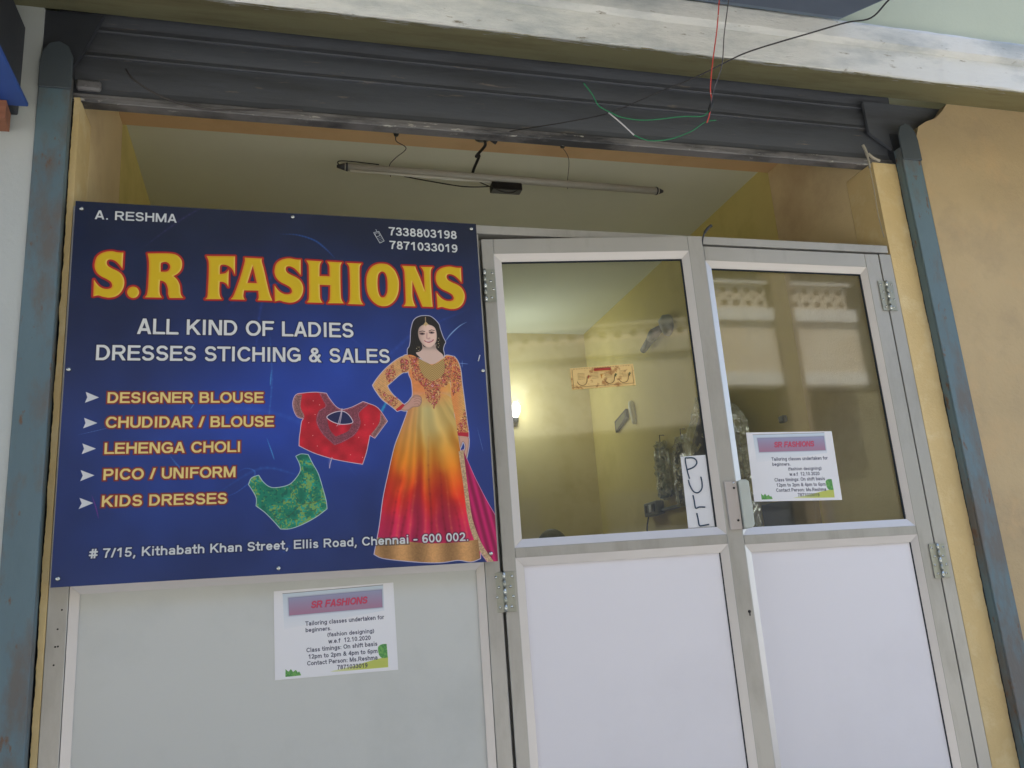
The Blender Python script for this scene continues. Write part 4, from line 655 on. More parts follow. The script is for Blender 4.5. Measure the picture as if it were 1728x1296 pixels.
def door(name, label, loc, rz, W, gx0, gx1, w):
    d = thing(name, label, 'door', loc, rz)
    zb, zt = 0.56, 2.574 if rz else 2.586; ox0, ox1 = gx0 - w, gx1 + w; gt = (2.50 if rz else 2.511) + w * .95; lo = 1.626; mid0 = 1.573
    box('stile', alu, d, 0, ox0, 0.0, 0.04, zb, zt, bev=.0012); box('stile', alu, d, ox1, W, 0.0, 0.04, zb, zt, bev=.0012)
    box('top_rail', alu, d, ox0 + .0007, ox1 - .0007, 0.0005, 0.04, gt, zt, bev=.0008)
    box('middle_rail', alu, d, ox0 + .0007, ox1 - .0007, 0.0005, 0.04, mid0, lo - w, bev=.0008)
    box('bottom_rail', alu, d, ox0 + .0007, ox1 - .0007, 0.0005, 0.04, zb, 0.64, bev=.0008)
    beads(ox0, ox1, lo - w, gt, w, d, True); beads(ox0, ox1, 0.64, mid0, w, d)
    box('glass_pane', glass_m, d, ox0 + .008, ox1 - .008, 0.018, 0.023, lo - .008, gt - .006)
    g = MB(); zi0, zi1, xi0, xi1 = lo, gt - w, ox0 + w, ox1 - w; t = .0042
    g.box(xi0, xi1, .0125, .0175, zi1 - t, zi1 + .002).box(xi1 - t, xi1 + .002, .0125, .0175, zi0, zi1 - t); g.build('rubber_gasket', rubber_m, d)
    box('lower_panel', white_panel, d, ox0 + .004, ox1 - .004, 0.0145, 0.022, 0.645, mid0 - .004)
    g = MB(); zi0, zi1 = .64 + w, mid0 - w; g.box(xi1 - t * .7, xi1 + .001, .0118, .0144, zi0, zi1); g.build('rubber_gasket', rubber_m, d)
    return d
DR = -math.radians(8)
d1 = door('glass_door', 'left aluminium glass door with the paper PULL sign, standing slightly open', (0.627, 0.0, 0.0), DR, 0.732, 0.062, 0.659, 0.024)
d2 = door('glass_door', 'right closed aluminium glass door with a white tailoring notice on its glass', (1.386, 0.0, 0.0), 0.0, 0.738, 0.053, 0.655, 0.024)
hinge(d1, 0.003, 2.36, 2.47, .034, False, True); hinge(d1, 0.0, 1.424, 1.536)
hinge(d2, 0.744, 2.367, 2.481); hinge(d2, 0.744, 1.426, 1.539)
# handle: screwed plate wrapping the stile, with a grip paddle
h = MB().box(0.694, 0.7335, -0.006, -0.0008, 1.612, 1.760, .002).build('handle_plate', handplate_m, d1)
for z_, m_ in ((1.753, screw_m), (1.738, black_m), (1.640, black_m)): MB().tube([(0.722, -0.0075, z_), (0.722, -0.0055, z_)], 0.0036, 10).build('screw', m_, h)
b = MB(); b.prism([(0.7365, 1.617), (0.7365, 1.758), (0.742, 1.762), (0.762, 1.762), (0.770, 1.756), (0.770, 1.624), (0.762, 1.616), (0.742, 1.613)], 'y', -0.014, 0.03, .003); b.build('handle_grip', handle_m, d1)
MB().tube([(0.72, -0.0015, 1.374), (0.72, 0.0015, 1.374)], 0.0045, 12).box(0.7185, 0.7215, -.0016, .001, 1.362, 1.372).build('keyhole', black_m, d1)
for z_, l_ in ((2.52, .012), (2.485, .004), (2.455, .01), (2.425, .004), (2.395, .016)): box('stain_mark', black_m, d2, 0.005, 0.0085, -0.0011, -0.0002, z_, z_ + l_)
tb = MB().tube(catmull([(1.402, -0.016, 2.585), (1.405, -0.02, 2.607), (1.413, -0.024, 2.626), (1.424, -0.03, 2.640), (1.436, -0.036, 2.648)]), [.003] * 12 + [.005] * 13, 8).build('door_latch_rod', dark_m)
tag(tb, 'short bent dark rod poking up where the two glass doors meet', 'latch')

# ------------------------------------------------------------------ blue sign
sg = thing('shop_sign', 'large blue S.R FASHIONS flex sign with yellow title and dressed woman', 'sign', (0, 0, 0))
sign_m = print_mat('printed flex vinyl', paint_sign(), 0.34, 0.25)
def bulge(u, v): return 0.0012 * math.sin(u * 7 + v * 3) * math.sin(v * 6 + 1)
flex_back = mat('white flex edge', (206, 204, 208), 0.5)
sheet('printed_face', sign_m, ((-0.5415, -0.030, 1.5665), (0.6055, -0.030, 1.5655), (0.6065, -0.030, 2.6115), (-0.5405, -0.030, 2.6195)), sg, 40, bulge, .0012, flex_back)
f_ = MB(); y0, y1 = -0.0235, -0.0012
f_.box(-0.536, 0.601, y0, y1, 1.569, 1.594).box(-0.536, 0.601, y0, y1, 2.585, 2.608).box(-0.536, -0.512, y0, y1, 1.5945, 2.5845).box(0.577, 0.601, y0, y1, 1.5945, 2.5845).build('backing_frame', alu, sg)
for p in pl(D['screws']):
    x, z_ = p[0] - .5405, p[1] + 1.567; x = min(max(x, -.532), .597)
    s1 = MB().tube([(x, -0.0375, z_), (x, -0.0345, z_), (x, -0.0285, z_)], [.0035, .0058, .0066], 12).build('screw', screw_m, sg)
MB().tube([(0.584, -0.036, 2.158), (0.590, -0.036, 2.177)], .0016, 6).build('loose_thread', paper_m, sg)

# ------------------------------------------------------------------ papers
n1 = sheet('notice', print_mat('notice print on paper', paint_notice((214, 54, 84)), 0.6), ((-0.006, 0.0128, 1.297), (0.317, 0.0128, 1.295), (0.312, 0.0128, 1.527), (-0.009, 0.0128, 1.524)), None, 8, lambda u, v: .0008 * math.sin(u * 5) * v, .0005)
tag(n1, 'white tailoring class notice taped on the grey panel below the sign', 'notice', 'tailoring class notices')
n2 = sheet('notice', n1.data.materials[0], ((1.480, 0.0168, 1.707), (1.808, 0.0168, 1.700), (1.812, 0.0168, 1.933), (1.486, 0.0168, 1.934)), None, 8, lambda u, v: .0008 * math.sin(u * 7), .0005)
tag(n2, 'white tailoring class notice stuck on the right glass door', 'notice', 'tailoring class notices')

def dl(s, z_, off):   # a point of the open door's plane: along it, height, distance in front of its face
    a = math.radians(8); return (0.627 + s * math.cos(a) - off * math.sin(a), -s * math.sin(a) - off * math.cos(a), z_)
OFF = -0.0168
pu = thing('pull_sign', 'narrow white paper with hand written PULL on the left glass door', 'sign', (0, 0, 0))
sheet('paper', paper_m, (dl(.571, 1.6275, OFF), dl(.657, 1.6275, OFF), dl(.6565, 1.848, OFF), dl(.574, 1.846, OFF)), pu, 1)
def ink(pts, nm='letter'):
    p = catmull([Vector(dl(s, z_, OFF + .0011)) for s, z_ in pts], 6); MB().tube(p, .0021, 6).build(nm, ink_m, pu)
def pq(px, py):       # paper coordinates from its drawn letters
    return (.571 + px * .0846, 1.6275 + (1 - py) * .219)
def scr(lst): return [pq(x, y) for x, y in lst]
P_ = [(.27, .32), (.22, .2), (.2, .04), (.3, .025), (.5, .03), (.6, .06), (.62, .1), (.55, .14), (.42, .17), (.24, .19)]
ink(scr(P_)); ink(scr([(.22, .335), (.26, .42), (.36, .5), (.52, .52), (.68, .47), (.72, .38), (.70, .3)])); ink(scr([(.32, .55), (.34, .62), (.36, .73), (.5, .72), (.72, .725)])); ink(scr([(.38, .8), (.4, .88), (.42, .97), (.56, .975), (.78, .965)]))

gc = thing('gold_card', 'small embossed gold card with red strip stuck on the left glass door', 'card', (0, 0, 0))
sheet('card', gold_m, (dl(.254, 2.072, OFF), dl(.459, 2.079, OFF), dl(.457, 2.149, OFF), dl(.253, 2.141, OFF)), gc, 1, None, .0008, gold_m)
def cq(x, y): return (.2535 + x * .2045, 2.0735 + y * .069 + x * .007)
def mark(pts, m, r=.0009, nm='embossed_mark'):
    MB().tube([Vector(dl(*cq(x, y), OFF + .0009)) for x, y in pts], r, 5).build(nm, m, gc)
redm = mat('red print', (186, 66, 52), 0.5); grnm = mat('green print', (60, 96, 60), 0.5); brm = mat('brown print', (122, 82, 48), 0.5)
mark([(.37, .83), (.63, .83)], redm, .0048, 'red_strip')
for cx, m_, m2 in ((.17, brm, redm), (.6, brm, grnm), (.82, brm, grnm)):
    mark([(cx + .075 * math.cos(math.radians(a)), .36 + .22 * math.sin(math.radians(a))) for a in range(185, 360, 12)] + [(cx + .085, .55)], m_, .0009)
    mark([(cx + .1, .44), (cx + .1, .6), (cx + .12, .56), (cx + .09, .5)], m2, .0011)
mark([(.48, .42), (.47, .6), (.5, .62), (.47, .5)], mat('yellow print', (214, 150, 40), 0.5), .0012)
for i in range(22): mark([(.05 + i * .041, .925), (.07 + i * .041, .925)], brm, .0006)
mark([(.03, .08), (.03, .9)], brm, .0005); mark([(.97, .08), (.97, .9)], brm, .0005); mark([(.03, .08), (.97, .08)], brm, .0005)
for j in range(5):
    for cx in (.17, .38, .6, .82): mark([(cx - .06, .7 - j * .065), (cx + .05, .7 - j * .065)], brm, .00035)

# ------------------------------------------------------------------ things hanging in the room
tl = thing('tube_light', 'unlit white fluorescent tube on a batten hanging above the doors', 'light', (0, 0, 0))
A, Bv = Vector((0.262, 0.68, 3.180)), Vector((1.630, 0.68, 3.163)); tb_m = mat('grey white batten paint', (176, 176, 168), 0.5); gl_m = mat('white tube glass', (214, 216, 206), 0.25)
MB().tube([A, Bv], .0165, 10).build('batten', tb_m, tl)
MB().tube([A + Vector((.02, -.014, -.024)), Vector((0.865, .666, 3.146))], .0055, 10).build('tube', gl_m, tl)
e1 = MB().tube([A + Vector((-.03, 0, .0)), A + Vector((0.012, 0, 0))], [.006, .019], 10).build('end_cap', dark_m, tl); MB().tube([Bv + Vector((-.012, 0, 0)), Bv + Vector((.022, 0, .0))], [.019, .006], 10).build('end_cap', dark_m, tl)
MB().box(0.862, 0.992, .655, .70, 3.112, 3.146, .003).build('choke', black_m, tl)
for pts in ([(.5, .68, 3.155), (.6, .67, 3.135), (.75, .67, 3.12), (.87, .67, 3.13)], [(.8, .67, 3.15), (.86, .66, 3.12), (.93, .655, 3.095), (.99, .66, 3.125)], [(.24, .68, 3.185), (.25, .67, 3.20), (.40, .68, 3.20)]):
    MB().tube(catmull(pts), .0025, 6).build('wire', black_m, tl)
def hang(nm, label, pts, r, m): o = MB().tube(catmull(pts), r, 6).build(nm, m); return tag(o, label, 'wire')
hang('hanger_wire', 'thin wire holding the left end of the hanging tube light', [(.455, .56, 3.262), (.458, .57, 3.245), (.50, .60, 3.235), (.46, .64, 3.21), (.442, .68, 3.198), (.445, .68, 3.15)], .0018, dark_m)
hang('hanger_wire', 'thin wire holding the right half of the hanging tube light', [(1.14, .54, 3.262), (1.19, .6, 3.24), (1.205, .68, 3.18), (1.203, .68, 3.145)], .0014, dark_m)
hang('light_cable', 'thick twisted black cable from ceiling rose to tube light', [(.805, .53, 3.262), (.812, .54, 3.24), (.79, .58, 3.222), (.785, .59, 3.215), (.80, .6, 3.225), (.79, .66, 3.2), (.787, .68, 3.185)], .006, black_m)
tag(MB().tube([(.455, .55, 3.276), (.455, .55, 3.258)], [.014, .008], 10).build('ceiling_hook', black_m), 'small dark hook left of the ceiling rose', 'hook', 'hooks in the orange soffit')
tag(MB().tube([(1.14, .53, 3.276), (1.14, .53, 3.252)], [.014, .009], 10).build('ceiling_hook', black_m), 'small dark hook right of the ceiling rose', 'hook', 'hooks in the orange soffit')
rs_ = thing('ceiling_rose', 'black wire outlet in the orange soffit above the hanging tube', 'ceiling rose'); MB().tube([(.80, .525, 3.276), (.80, .525, 3.262), (.80, .525, 3.254)], [.036, .034, .018], 16).build('rose_plate', black_m, rs_); MB().tube([(.835, .53, 3.268), (.86, .535, 3.255)], .012, 8).build('loose_connector', dark_m, rs_)

# lit bulb on the back wall
lampo = thing('wall_bulb', 'lit white bulb in a holder on the back wall by the door edge', 'lamp', (1.595, YB, 2.72))
em = bpy.data.materials.new('lit bulb'); em.use_nodes = True; eb = em.node_tree.nodes['Principled BSDF']; eb.inputs['Emission Color'].default_value = (1, .97, .9, 1); eb.inputs['Emission Strength'].default_value = 2.0
MB().tube([(0, -.06, -.03), (0, -.075, 0), (0, -.085, .04), (0, -.085, .07)], [.018, .028, .03, .012], 14).build('bulb', em, lampo); MB().tube([(0, -.001, -.06), (0, -.045, -.05), (0, -.058, -.032)], [.03, .024, .02], 12).build('holder', dark_m, lampo)
pl_ = bpy.data.lights.new('wall_bulb_light', 'POINT'); pl_.energy = 1.5; pl_.shadow_soft_size = 0.07; pl_.color = (.95, 1, .96); po = bpy.data.objects.new('bulb_light', pl_); C.objects.link(po); po.location = (-.05, -.32, .08); po.parent = lampo

gw = thing('wall_bracket_lamp', 'grey wall fitting with a dark arm drooping from it on the right wall', 'wall fitting'); hz = mat('pale blue grey plastic', (150, 160, 162), 0.5); hz2 = mat('dark blue grey plastic', (74, 88, 92), 0.5)
MB().tube([(XR, 1.80, 2.93), (XR - .03, 1.80, 2.93), (XR - .05, 1.81, 2.925)], [.065, .06, .035], 14).build('base', hz, gw); MB().tube([(XR - .04, 1.82, 2.92), (XR - .05, 1.9, 2.91), (XR - .045, 1.95, 2.90)], [.02, .034, .03], 10).build('socket', hz2, gw); MB().tube([(XR - .045, 1.95, 2.90), (XR - .04, 2.09, 2.868)], [.026, .02], 10).build('arm', hz2, gw)
pf = thing('small_picture', 'small dark framed picture tilted on the yellow right wall', 'picture'); MB().hull([(XR - d_, y, z_) for d_ in (0.001, .02) for y, z_ in ((2.69, 2.485), (2.69, 2.56), (2.49, 2.60), (2.49, 2.54))]).build('frame', dark_m, pf)
MB().hull([(XR - d_, y, z_) for d_ in (0.02, .022) for y, z_ in ((2.67, 2.497), (2.67, 2.548), (2.51, 2.585), (2.51, 2.55))]).build('picture', mat('greenish print', (92, 96, 70), 0.3, vary=.3, scale=30), pf)
w_ = MB(); arc_pts = [(XR - .012, 2.415 - .02 * math.sin(t * 1.5), 2.63 - .15 * t) for t in [i / 8 for i in range(9)]]; w_.tube(arc_pts, [.014, .021, .023, .023, .022, .02, .018, .016, .012], 10); tag(w_.build('wall_strip', mat('creamy white plastic', (222, 220, 196), 0.4)), 'curved creamy white strip on the right wall beside the small picture', 'strip')
sb = thing('switch_board', 'grey switch box with conduit pipe low on the right wall', 'switch box'); gm = mat('grey switch plastic', (118, 122, 116), 0.5); MB().box(XR - .05, XR - .001, 2.13, 2.31, 1.885, 1.965, .004).build('box', gm, sb); MB().tube([(XR - .012, 2.128, 1.905), (XR - .012, 1.2, 1.905)], .011, 8).build('conduit', gm, sb)
for i in range(3): MB().box(XR - .056, XR - .0505, 2.15 + i * .05, 2.18 + i * .05, 1.905, 1.95, .002).build('switch', paper_m if i == 1 else black_m, sb)
MB().tube(catmull([(XR - .03, 2.3, 1.885), (XR - .04, 2.32, 1.8), (XR - .03, 2.3, 1.7), (XR - .03, 2.31, 1.5)]), .005, 6).build('lead', black_m, sb)

# garments in clear polythene hanging on the right wall
def poly_mat():
    m = bpy.data.materials.new('crinkled clear polythene'); m.use_nodes = True; nt = m.node_tree; N = nt.nodes; L = nt.links; N.remove(N['Principled BSDF'])
    tr = N.new('ShaderNodeBsdfTransparent'); tr.inputs[0].default_value = (.86, .9, .88, 1); gl = N.new('ShaderNodeBsdfGlossy'); gl.inputs['Roughness'].default_value = .05; mx = N.new('ShaderNodeMixShader'); mx.inputs[0].default_value = .42
    tc = N.new('ShaderNodeTexCoord'); n = N.new('ShaderNodeTexNoise'); n.inputs['Scale'].default_value = 30; n.inputs['Detail'].default_value = 5; bp = N.new('ShaderNodeBump'); bp.inputs['Strength'].default_value = 1; bp.inputs['Distance'].default_value = .05
    L.new(tc.outputs['Object'], n.inputs['Vector']); L.new(n.outputs['Fac'], bp.inputs['Height']); L.new(bp.outputs[0], gl.inputs['Normal'])
    L.new(tr.outputs[0], mx.inputs[1]); L.new(gl.outputs[0], mx.inputs[2]); L.new(mx.outputs[0], N['Material Output'].inputs[0]); return m
poly_m = poly_mat()
def cover(name, label, y0, y1, z0, z1, x, seed, cloth):
    t = thing(name, label, 'garment', (0, 0, 0), 0, 'garments hanging on the right wall'); r = random.Random(seed); nx, nz = 14, 22
    def surf(dx, amp, ins):
        bm = bmesh.new(); rows = []
        for j in range(nz + 1):
            v = j / nz; row = []; taper = (.35 + .65 * min(1, (1 - v) * 4)) if v > .75 else 1.0
            for side in (0, 1):
                for i in (range(nx + 1) if side == 0 else range(nx, -1, -1)):
                    u = i / nx; ym = (y0 + y1) / 2 + (u - .5) * (y1 - y0) * taper * ins; edge = min(1, u * 6, (1 - u) * 6)
                    row.append(bm.verts.new((x - dx - (edge * .02 if side == 0 else -edge * .015) - amp * r.uniform(-1, 1) * edge, ym, z0 + (z1 - z0) * v * (1 if ins == 1 else .93) + amp * r.uniform(-1, 1))))
            rows.append(row)
        for j in range(nz):
            for i in range(len(rows[0])): bm.faces.new((rows[j][i], rows[j][(i + 1) % len(rows[0])], rows[j + 1][(i + 1) % len(rows[0])], rows[j + 1][i]))
        for rr, fl in ((rows[0], 1), (rows[-1], -1)):
            bm.faces.new(rr[::fl])
        o = MB(); o.bm.free(); o.bm = bm; return o
    surf(.03, .0025, .74).build('clothing', cloth, t); surf(.03, .017, 1).build('polythene_cover', poly_m, t)
    MB().tube([(x - .03, (y0 + y1) / 2, z1 - .01), (x - .03, (y0 + y1) / 2, z1 + .05), (x, (y0 + y1) / 2, z1 + .05)], .003, 6).build('hook', dark_m, t)
dkc = mat('dark printed cloth', (58, 62, 72), 0.8, vary=.35, scale=18); grc = mat('grey green cloth', (120, 130, 122), 0.8, vary=.2, scale=14, patch=(50, 58, 60), pscale=9, plo=.55, phi=.6); dkb = mat('navy cloth', (52, 56, 84), 0.8, vary=.3, scale=12)
cover('hanging_garment', 'dark garment in shiny clear polythene seen across the meeting stiles of both doors', 1.02, 1.70, 1.62, 2.40, XR - .03, 1, dkb)
cover('hanging_garment', 'long pale garment with dark pattern in thin clear polythene above the switch box', 1.93, 2.12, 1.97, 2.28, XR, 2, grc)
cover('hanging_garment', 'dark patterned garment in clear polythene just behind the paper PULL sign', 1.62, 1.90, 1.90, 2.26, XR, 3, dkc)
tag(MB().box(XR - .03, XR - .001, .66, 1.06, 1.15, 1.80, .004).build('wall_mirror', mat('dark slate board', (58, 64, 74), 0.35)), 'dark slate coloured board on the right wall, its top just under the glass notice', 'board')
tag(MB().box(XR - .025, XR - .001, .79, .83, 2.135, 2.165, .004).build('wall_socket', hz2), 'tiny dark box on the right wall above the notice on the right glass door', 'box')

# a person in the room, only the crown of the head shows above the door rail
def person():
    t = thing('person', 'person inside whose grey black hair just shows over the rail of the left door', 'person', (1.27, 1.5, .56))
    V = [(0, 0, .62), (0, 0, .82), (0, .0, .98), (0, -.005, 1.04), (0, -.01, 1.12), (.16, 0, .96), (.22, 0, .72), (.2, -.16, .58), (-.16, 0, .96), (-.22, 0, .72), (-.2, -.16, .58), (.1, 0, .56), (.13, -.02, .3), (.13, 0, .04), (-.1, 0, .56), (-.13, -.02, .3), (-.13, 0, .04), (.13, -.1, .02), (-.13, -.1, .02)]
    E = [(0, 1), (1, 2), (2, 3), (3, 4), (2, 5), (5, 6), (6, 7), (2, 8), (8, 9), (9, 10), (0, 11), (11, 12), (12, 13), (0, 14), (14, 15), (15, 16), (13, 17), (16, 18)]
    Rr = [.13, .12, .11, .05, .085, .055, .045, .035, .055, .045, .035, .09, .06, .04, .09, .06, .04, .035, .035]
    me = bpy.data.meshes.new('body'); me.from_pydata(V, E, []); o = bpy.data.objects.new('body', me); C.objects.link(o)
    md = o.modifiers.new('skin', 'SKIN'); sv = me.skin_vertices[0].data
    for i, r_ in enumerate(Rr): sv[i].radius = (r_, r_ * .8)
    sv[0].use_root = True; s2 = o.modifiers.new('sub', 'SUBSURF'); s2.levels = 1; s2.render_levels = 1
    dg = bpy.context.evaluated_depsgraph_get(); m2 = bpy.data.meshes.new_from_object(o.evaluated_get(dg)); o.modifiers.clear(); o.data = m2; m2.name = 'body'; m2.materials.clear(); m2.materials.append(mat('maroon tunic cloth', (110, 40, 52), 0.8)); o.parent = t
    bm = bmesh.new(); bmesh.ops.create_uvsphere(bm, u_segments=20, v_segments=14, radius=1)
    for v in bm.verts:
        y = v.co.y; z_ = v.co.z; v.co = Vector((v.co.x * .072, y * .09, z_ * .105))
        if y < -.85 and abs(z_) < .18: v.co.y -= .014
        if z_ < -.5: v.co.x *= .82
    q = MB(); q.bm.free(); q.bm = bm; hd = q.build('head', mat('brown skin', (160, 112, 86), 0.6), t); hd.location = (0, -.01, 1.10)
    bm = bmesh.new(); bmesh.ops.create_uvsphere(bm, u_segments=22, v_segments=16, radius=1)
    for v in list(bm.verts):
        if v.co.y < -.45 and v.co.z < .35: bm.verts.remove(v)
    for v in bm.verts: v.co = Vector((v.co.x * .082, v.co.y * .1, v.co.z * .113))
    q = MB(); q.bm.free(); q.bm = bm; hr = q.build('hair', mat('greying black hair', (104, 108, 112), 0.6, vary=.3, scale=40), t); hr.location = (0, 0, 1.105)
    for o2 in (hd, hr):
        for f in o2.data.polygons: f.use_smooth = True
    for sx in (-1, 1): MB().tube([(sx * .026, -.09, 1.115), (sx * .026, -.097, 1.115)], .008, 8).build('eye', black_m, t)
person()

# ------------------------------------------------------------------ things outside, above and beside
def cable(nm, label, pts, r, m): return tag(MB().tube(catmull(pts), r, 8).build(nm, m), label, 'cable')
rw = mat('red wire sleeve', (206, 72, 62), 0.5, vary=.1, scale=40, patch=(215, 190, 180), pscale=60, plo=.6, phi=.64); gwm = mat('green wire sleeve', (30, 120, 78), 0.5); gy = mat('grey wire sleeve', (86, 84, 88), 0.5); wm = mat('bare pale wire', (200, 202, 205), 0.4, .3)
cable('red_wire', 'thin red wire hanging down from the wall above the doorway', [(1.318, -.48, 3.246), (1.302, -.48, 3.179), (1.278, -.48, 3.071), (1.244, -.48, 2.944), (1.226, -.48, 2.862), (1.224, -.48, 2.822), (1.209, -.48, 2.772), (1.198, -.48, 2.748)], .0019, rw)
cable('grey_wire', 'thin grey wire hanging beside the red wire', [(1.348, -.482, 3.248), (1.33, -.482, 3.171), (1.298, -.482, 3.051), (1.275, -.482, 2.946), (1.237, -.482, 2.862), (1.22, -.482, 2.811)], .0017, gy)
cable('green_wire', 'upper green wire looping from the knot across the dark shutter', [(0.828, -.48, 2.839), (0.851, -.48, 2.804), (0.866, -.48, 2.771), (0.894, -.48, 2.755), (0.934, -.48, 2.74), (1.005, -.48, 2.738), (1.119, -.48, 2.76), (1.186, -.48, 2.768), (1.21, -.48, 2.788)], .0018, gwm)
lw_ = thing('looped_wire', 'lower wire loop, bare white on its left and green on its right', 'cable'); MB().tube(catmull([(0.896, -.475, 2.755), (0.925, -.475, 2.73), (0.966, -.475, 2.69)]), .0022, 8).build('bare_length', wm, lw_); MB().tube(catmull([(0.966, -.475, 2.69), (1.009, -.475, 2.677), (1.075, -.475, 2.687), (1.144, -.475, 2.717), (1.196, -.475, 2.753), (1.232, -.475, 2.762)]), .0018, 8).build('green_length', gwm, lw_)
tag(MB().tube([(1.227, -.479, 2.823), (1.218, -.479, 2.803), (1.21, -.479, 2.783)], [.004, .006, .004], 8).build('wire_knot', black_m), 'small black taped knot joining the red and green wires', 'tape')
cable('black_cable', 'black cable sagging from the overhead box down across the shutter', [(1.93, -.6, 3.25), (1.899, -.52, 3.235), (1.87, -.46, 3.208), (1.787, -.44, 3.194), (1.647, -.44, 3.138), (1.419, -.44, 3.045), (1.318, -.44, 2.991), (1.222, -.42, 2.943), (1.099, -.36, 2.908), (0.993, -.28, 2.888), (0.885, -.2, 2.896), (0.801, -.1, 2.929), (0.751, 0.0, 2.97)], [.0031 - .000022 * i for i in range(73)], mat('black cable sleeve', (44, 44, 48), 0.5))
cable('old_cable', 'thin grey cable drooping at the left end of the shutter', [(-0.43, -.02, 3.06), (-0.399, -.06, 3.0), (-0.325, -.07, 2.948), (-0.228, -.07, 2.921), (-0.146, -.06, 2.925), (-0.028, -.04, 2.952), (.08, .0, 2.985)], .003, mat('dusty cable', (78, 76, 78), 0.7))
st = thing('knotted_string', 'frayed white string tied to the right end of the shutter bar', 'string'); sm = mat('frayed white string', (176, 172, 160), 0.9)
MB().tube(catmull([(2.143, -.01, 3.03), (2.15, -.012, 3.0), (2.147, -.02, 2.95), (2.145, -.02, 2.93)]), [.006] * 9 + [.004] * 10, 6).build('knot', sm, st); MB().tube(catmull([(2.151, -.02, 2.989), (2.17, -.02, 2.972), (2.196, -.02, 2.962)]), .006, 6).build('loose_end', sm, st); MB().tube(catmull([(2.145, -.02, 2.93), (2.146, -.02, 2.85), (2.142, -.02, 2.74), (2.148, -.02, 2.645)]), .0012, 5).build('thread', sm, st)

ob = thing('overhead_box', 'blue grey box jutting out from the wall above the ledge', 'box'); obm = mat('blue grey sheet metal', (112, 126, 142), 0.55, 0.1, 0.08, 3, 0.1, 40)
MB().prism([(0.9, -.388), (1.805, -.388), (1.903, -.512), (2.15, -.85), (0.9, -.85)], 'z', 3.245, 3.75, .003).build('casing', obm, ob); MB().prism([(0.915, -.41), (1.803, -.41), (1.893, -.525), (2.12, -.835), (0.915, -.835)], 'z', 3.239, 3.2445).build('bottom_lip', mat('dark blue grey metal', (84, 96, 116), .5), ob)
bs = thing('neighbour_sign', 'blue board with flat underside at the far left, above the white wall', 'sign'); MB().box(-2.4, -.657, -1.7, -.1, 2.86, 2.872, .002).build('board', mat('blue sign paint', (48, 84, 160), 0.5), bs); MB().box(-2.4, -.70, -1.67, -.031, 2.8725, 3.16, .003).build('casing', dark_m, bs)  # casing and the board's unseen outward reach added to shade the wall top
tag(MB().hull([(x, y, z_) for x, y in ((-.9, -.13), (-.9, -.06), (-.702, -.13), (-.71, -.06)) for z_ in (2.803, 2.857)]).build('timber_stub', mat('red brown timber', (150, 100, 76), 0.8, vary=.2, scale=12, stretch=(1, 5, 5))), 'red brown timber stub under the blue board at the far left', 'timber')

# ------------------------------------------------------------------ building across the street (seen in the door glass)
YO = -6.0
opp = thing('opposite_building', 'beige building with pierced balcony parapets reflected in the door glass', 'building', (0, 0, 0))
om = mat('sunlit beige render', (200, 186, 162), 0.9, 0, 0.06, 1.2, patch=(186, 164, 132), pscale=1.5, plo=.45, phi=.7); om2 = mat('pale band paint', (206, 200, 186), 0.9); om3 = mat('brown pillar render', (128, 112, 84), 0.9); om5 = mat('dimmed grey beige render', (150, 142, 120), 0.9, 0, 0.08, 1.2)  # last one: beige darkened so its reflection in the left door stays faint
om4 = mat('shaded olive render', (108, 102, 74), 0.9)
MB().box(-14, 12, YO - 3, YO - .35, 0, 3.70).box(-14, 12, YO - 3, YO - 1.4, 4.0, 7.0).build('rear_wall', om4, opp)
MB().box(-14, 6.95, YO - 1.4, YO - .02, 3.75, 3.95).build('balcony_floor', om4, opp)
MB().box(-14, 12, YO - 1.6, YO + .1, 7.0, 7.5).build('roof_slab', om2, opp)
xs = [-13.9, -11.2, -8.3, -5.5, -2.6, .2, 3.0, 5.78, 6.95]
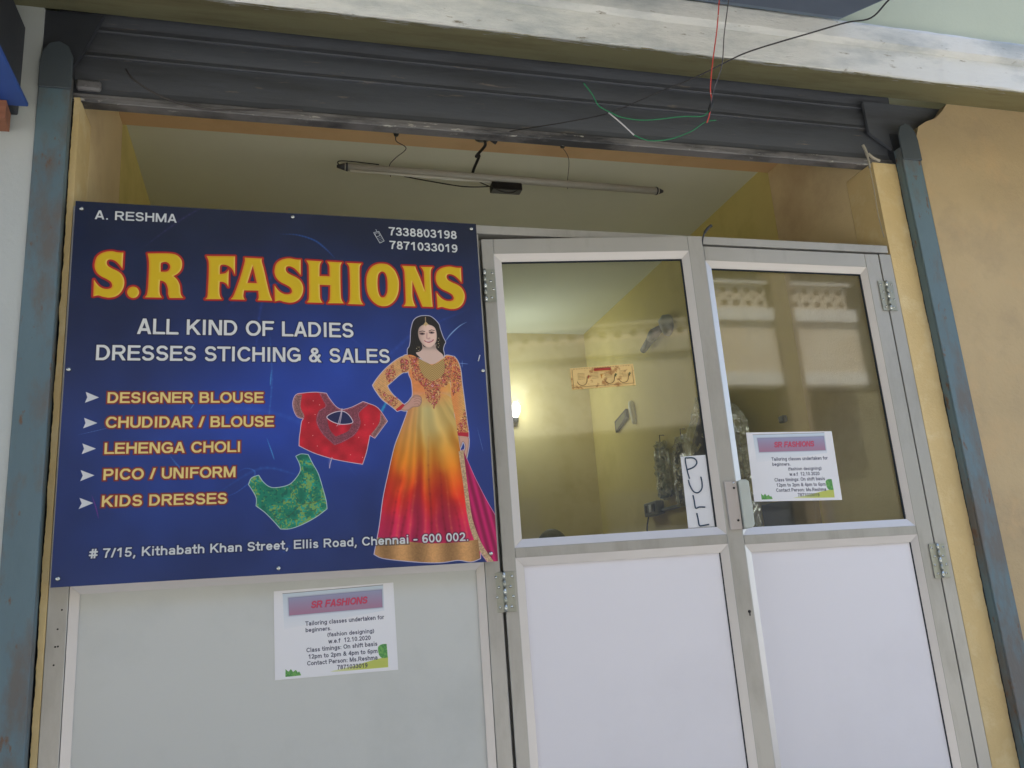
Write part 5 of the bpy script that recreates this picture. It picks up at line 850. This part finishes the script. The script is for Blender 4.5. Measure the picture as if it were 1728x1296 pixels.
for i in range(len(xs) - 1):
    a, b_ = xs[i] + .27, xs[i + 1]
    if i == len(xs) - 2: b_ = 6.95
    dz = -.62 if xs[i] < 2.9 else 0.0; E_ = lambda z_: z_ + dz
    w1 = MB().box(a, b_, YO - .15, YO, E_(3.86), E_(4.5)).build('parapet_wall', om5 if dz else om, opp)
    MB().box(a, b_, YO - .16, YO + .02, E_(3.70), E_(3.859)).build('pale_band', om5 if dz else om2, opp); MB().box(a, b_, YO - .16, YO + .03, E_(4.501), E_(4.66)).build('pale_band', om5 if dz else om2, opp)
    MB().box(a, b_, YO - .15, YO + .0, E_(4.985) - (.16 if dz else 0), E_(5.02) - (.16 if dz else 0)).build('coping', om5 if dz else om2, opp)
for x in xs[:-1]: MB().box(x, x + .268, YO - .2, YO + .06, 0, 6.999).build('pillar', om3, opp)
# breeze blocks with a round hole
bm = bmesh.new(); n = 16; H_ = .08; o_, i_ = [], []
for dep in (0, .1):
    ro, ri = [], []
    for k in range(n):
        a = 2 * math.pi * k / n + math.pi / n; cx, cz = math.cos(a), math.sin(a); s_ = H_ / max(abs(cx), abs(cz)); ro.append(bm.verts.new((cx * s_ * .98, -dep, cz * s_))); ri.append(bm.verts.new((cx * .046, -dep, cz * .046)))
    o_.append(ro); i_.append(ri)
for k in range(n):
    j = (k + 1) % n
    bm.faces.new((o_[0][k], o_[0][j], i_[0][j], i_[0][k])); bm.faces.new((o_[1][j], o_[1][k], i_[1][k], i_[1][j])); bm.faces.new((i_[0][k], i_[0][j], i_[1][j], i_[1][k])); bm.faces.new((o_[0][j], o_[0][k], o_[1][k], o_[1][j]))
q = MB(); q.bm.free(); q.bm = bm; blk = q.build('breeze_block', om, opp); first = True
for i, row in [(i, row) for i in range(len(xs) - 1) for row in (0, 1)]:
    if xs[i] < 2.9 and row: continue
    x = xs[i] + .27 + .083
    while x < (xs[i + 1] if i < len(xs) - 2 else 6.95) - .07:
        o = blk if first else blk.copy()
        if not first: C.objects.link(o)
        first = False; o.location = (x, YO - .03, 4.742 + row * .162 + (-.62 if xs[i] < 2.9 else 0)); o.parent = opp; x += .165
for x0 in (-12.5, -9.6, -6.8, -4, -1.1, 1.6, 4.4):
    b = MB()
    for k in range(14): b.box(x0, x0 + 2.0, YO - .349 + (k % 2) * .01, YO - .32 + (k % 2) * .01, .1 + k * .17, .1 + k * .17 + .165)
    b.build('shop_shutter', shut_m, opp)
cable('street_cable', 'thin cable across the street, seen as a line in the glass', [(-8, -3.4, 4.5), (-2, -3.3, 4.25), (3, -3.1, 4.15), (7, -3.0, 4.3), (11, -2.9, 4.6)], .008, black_m)
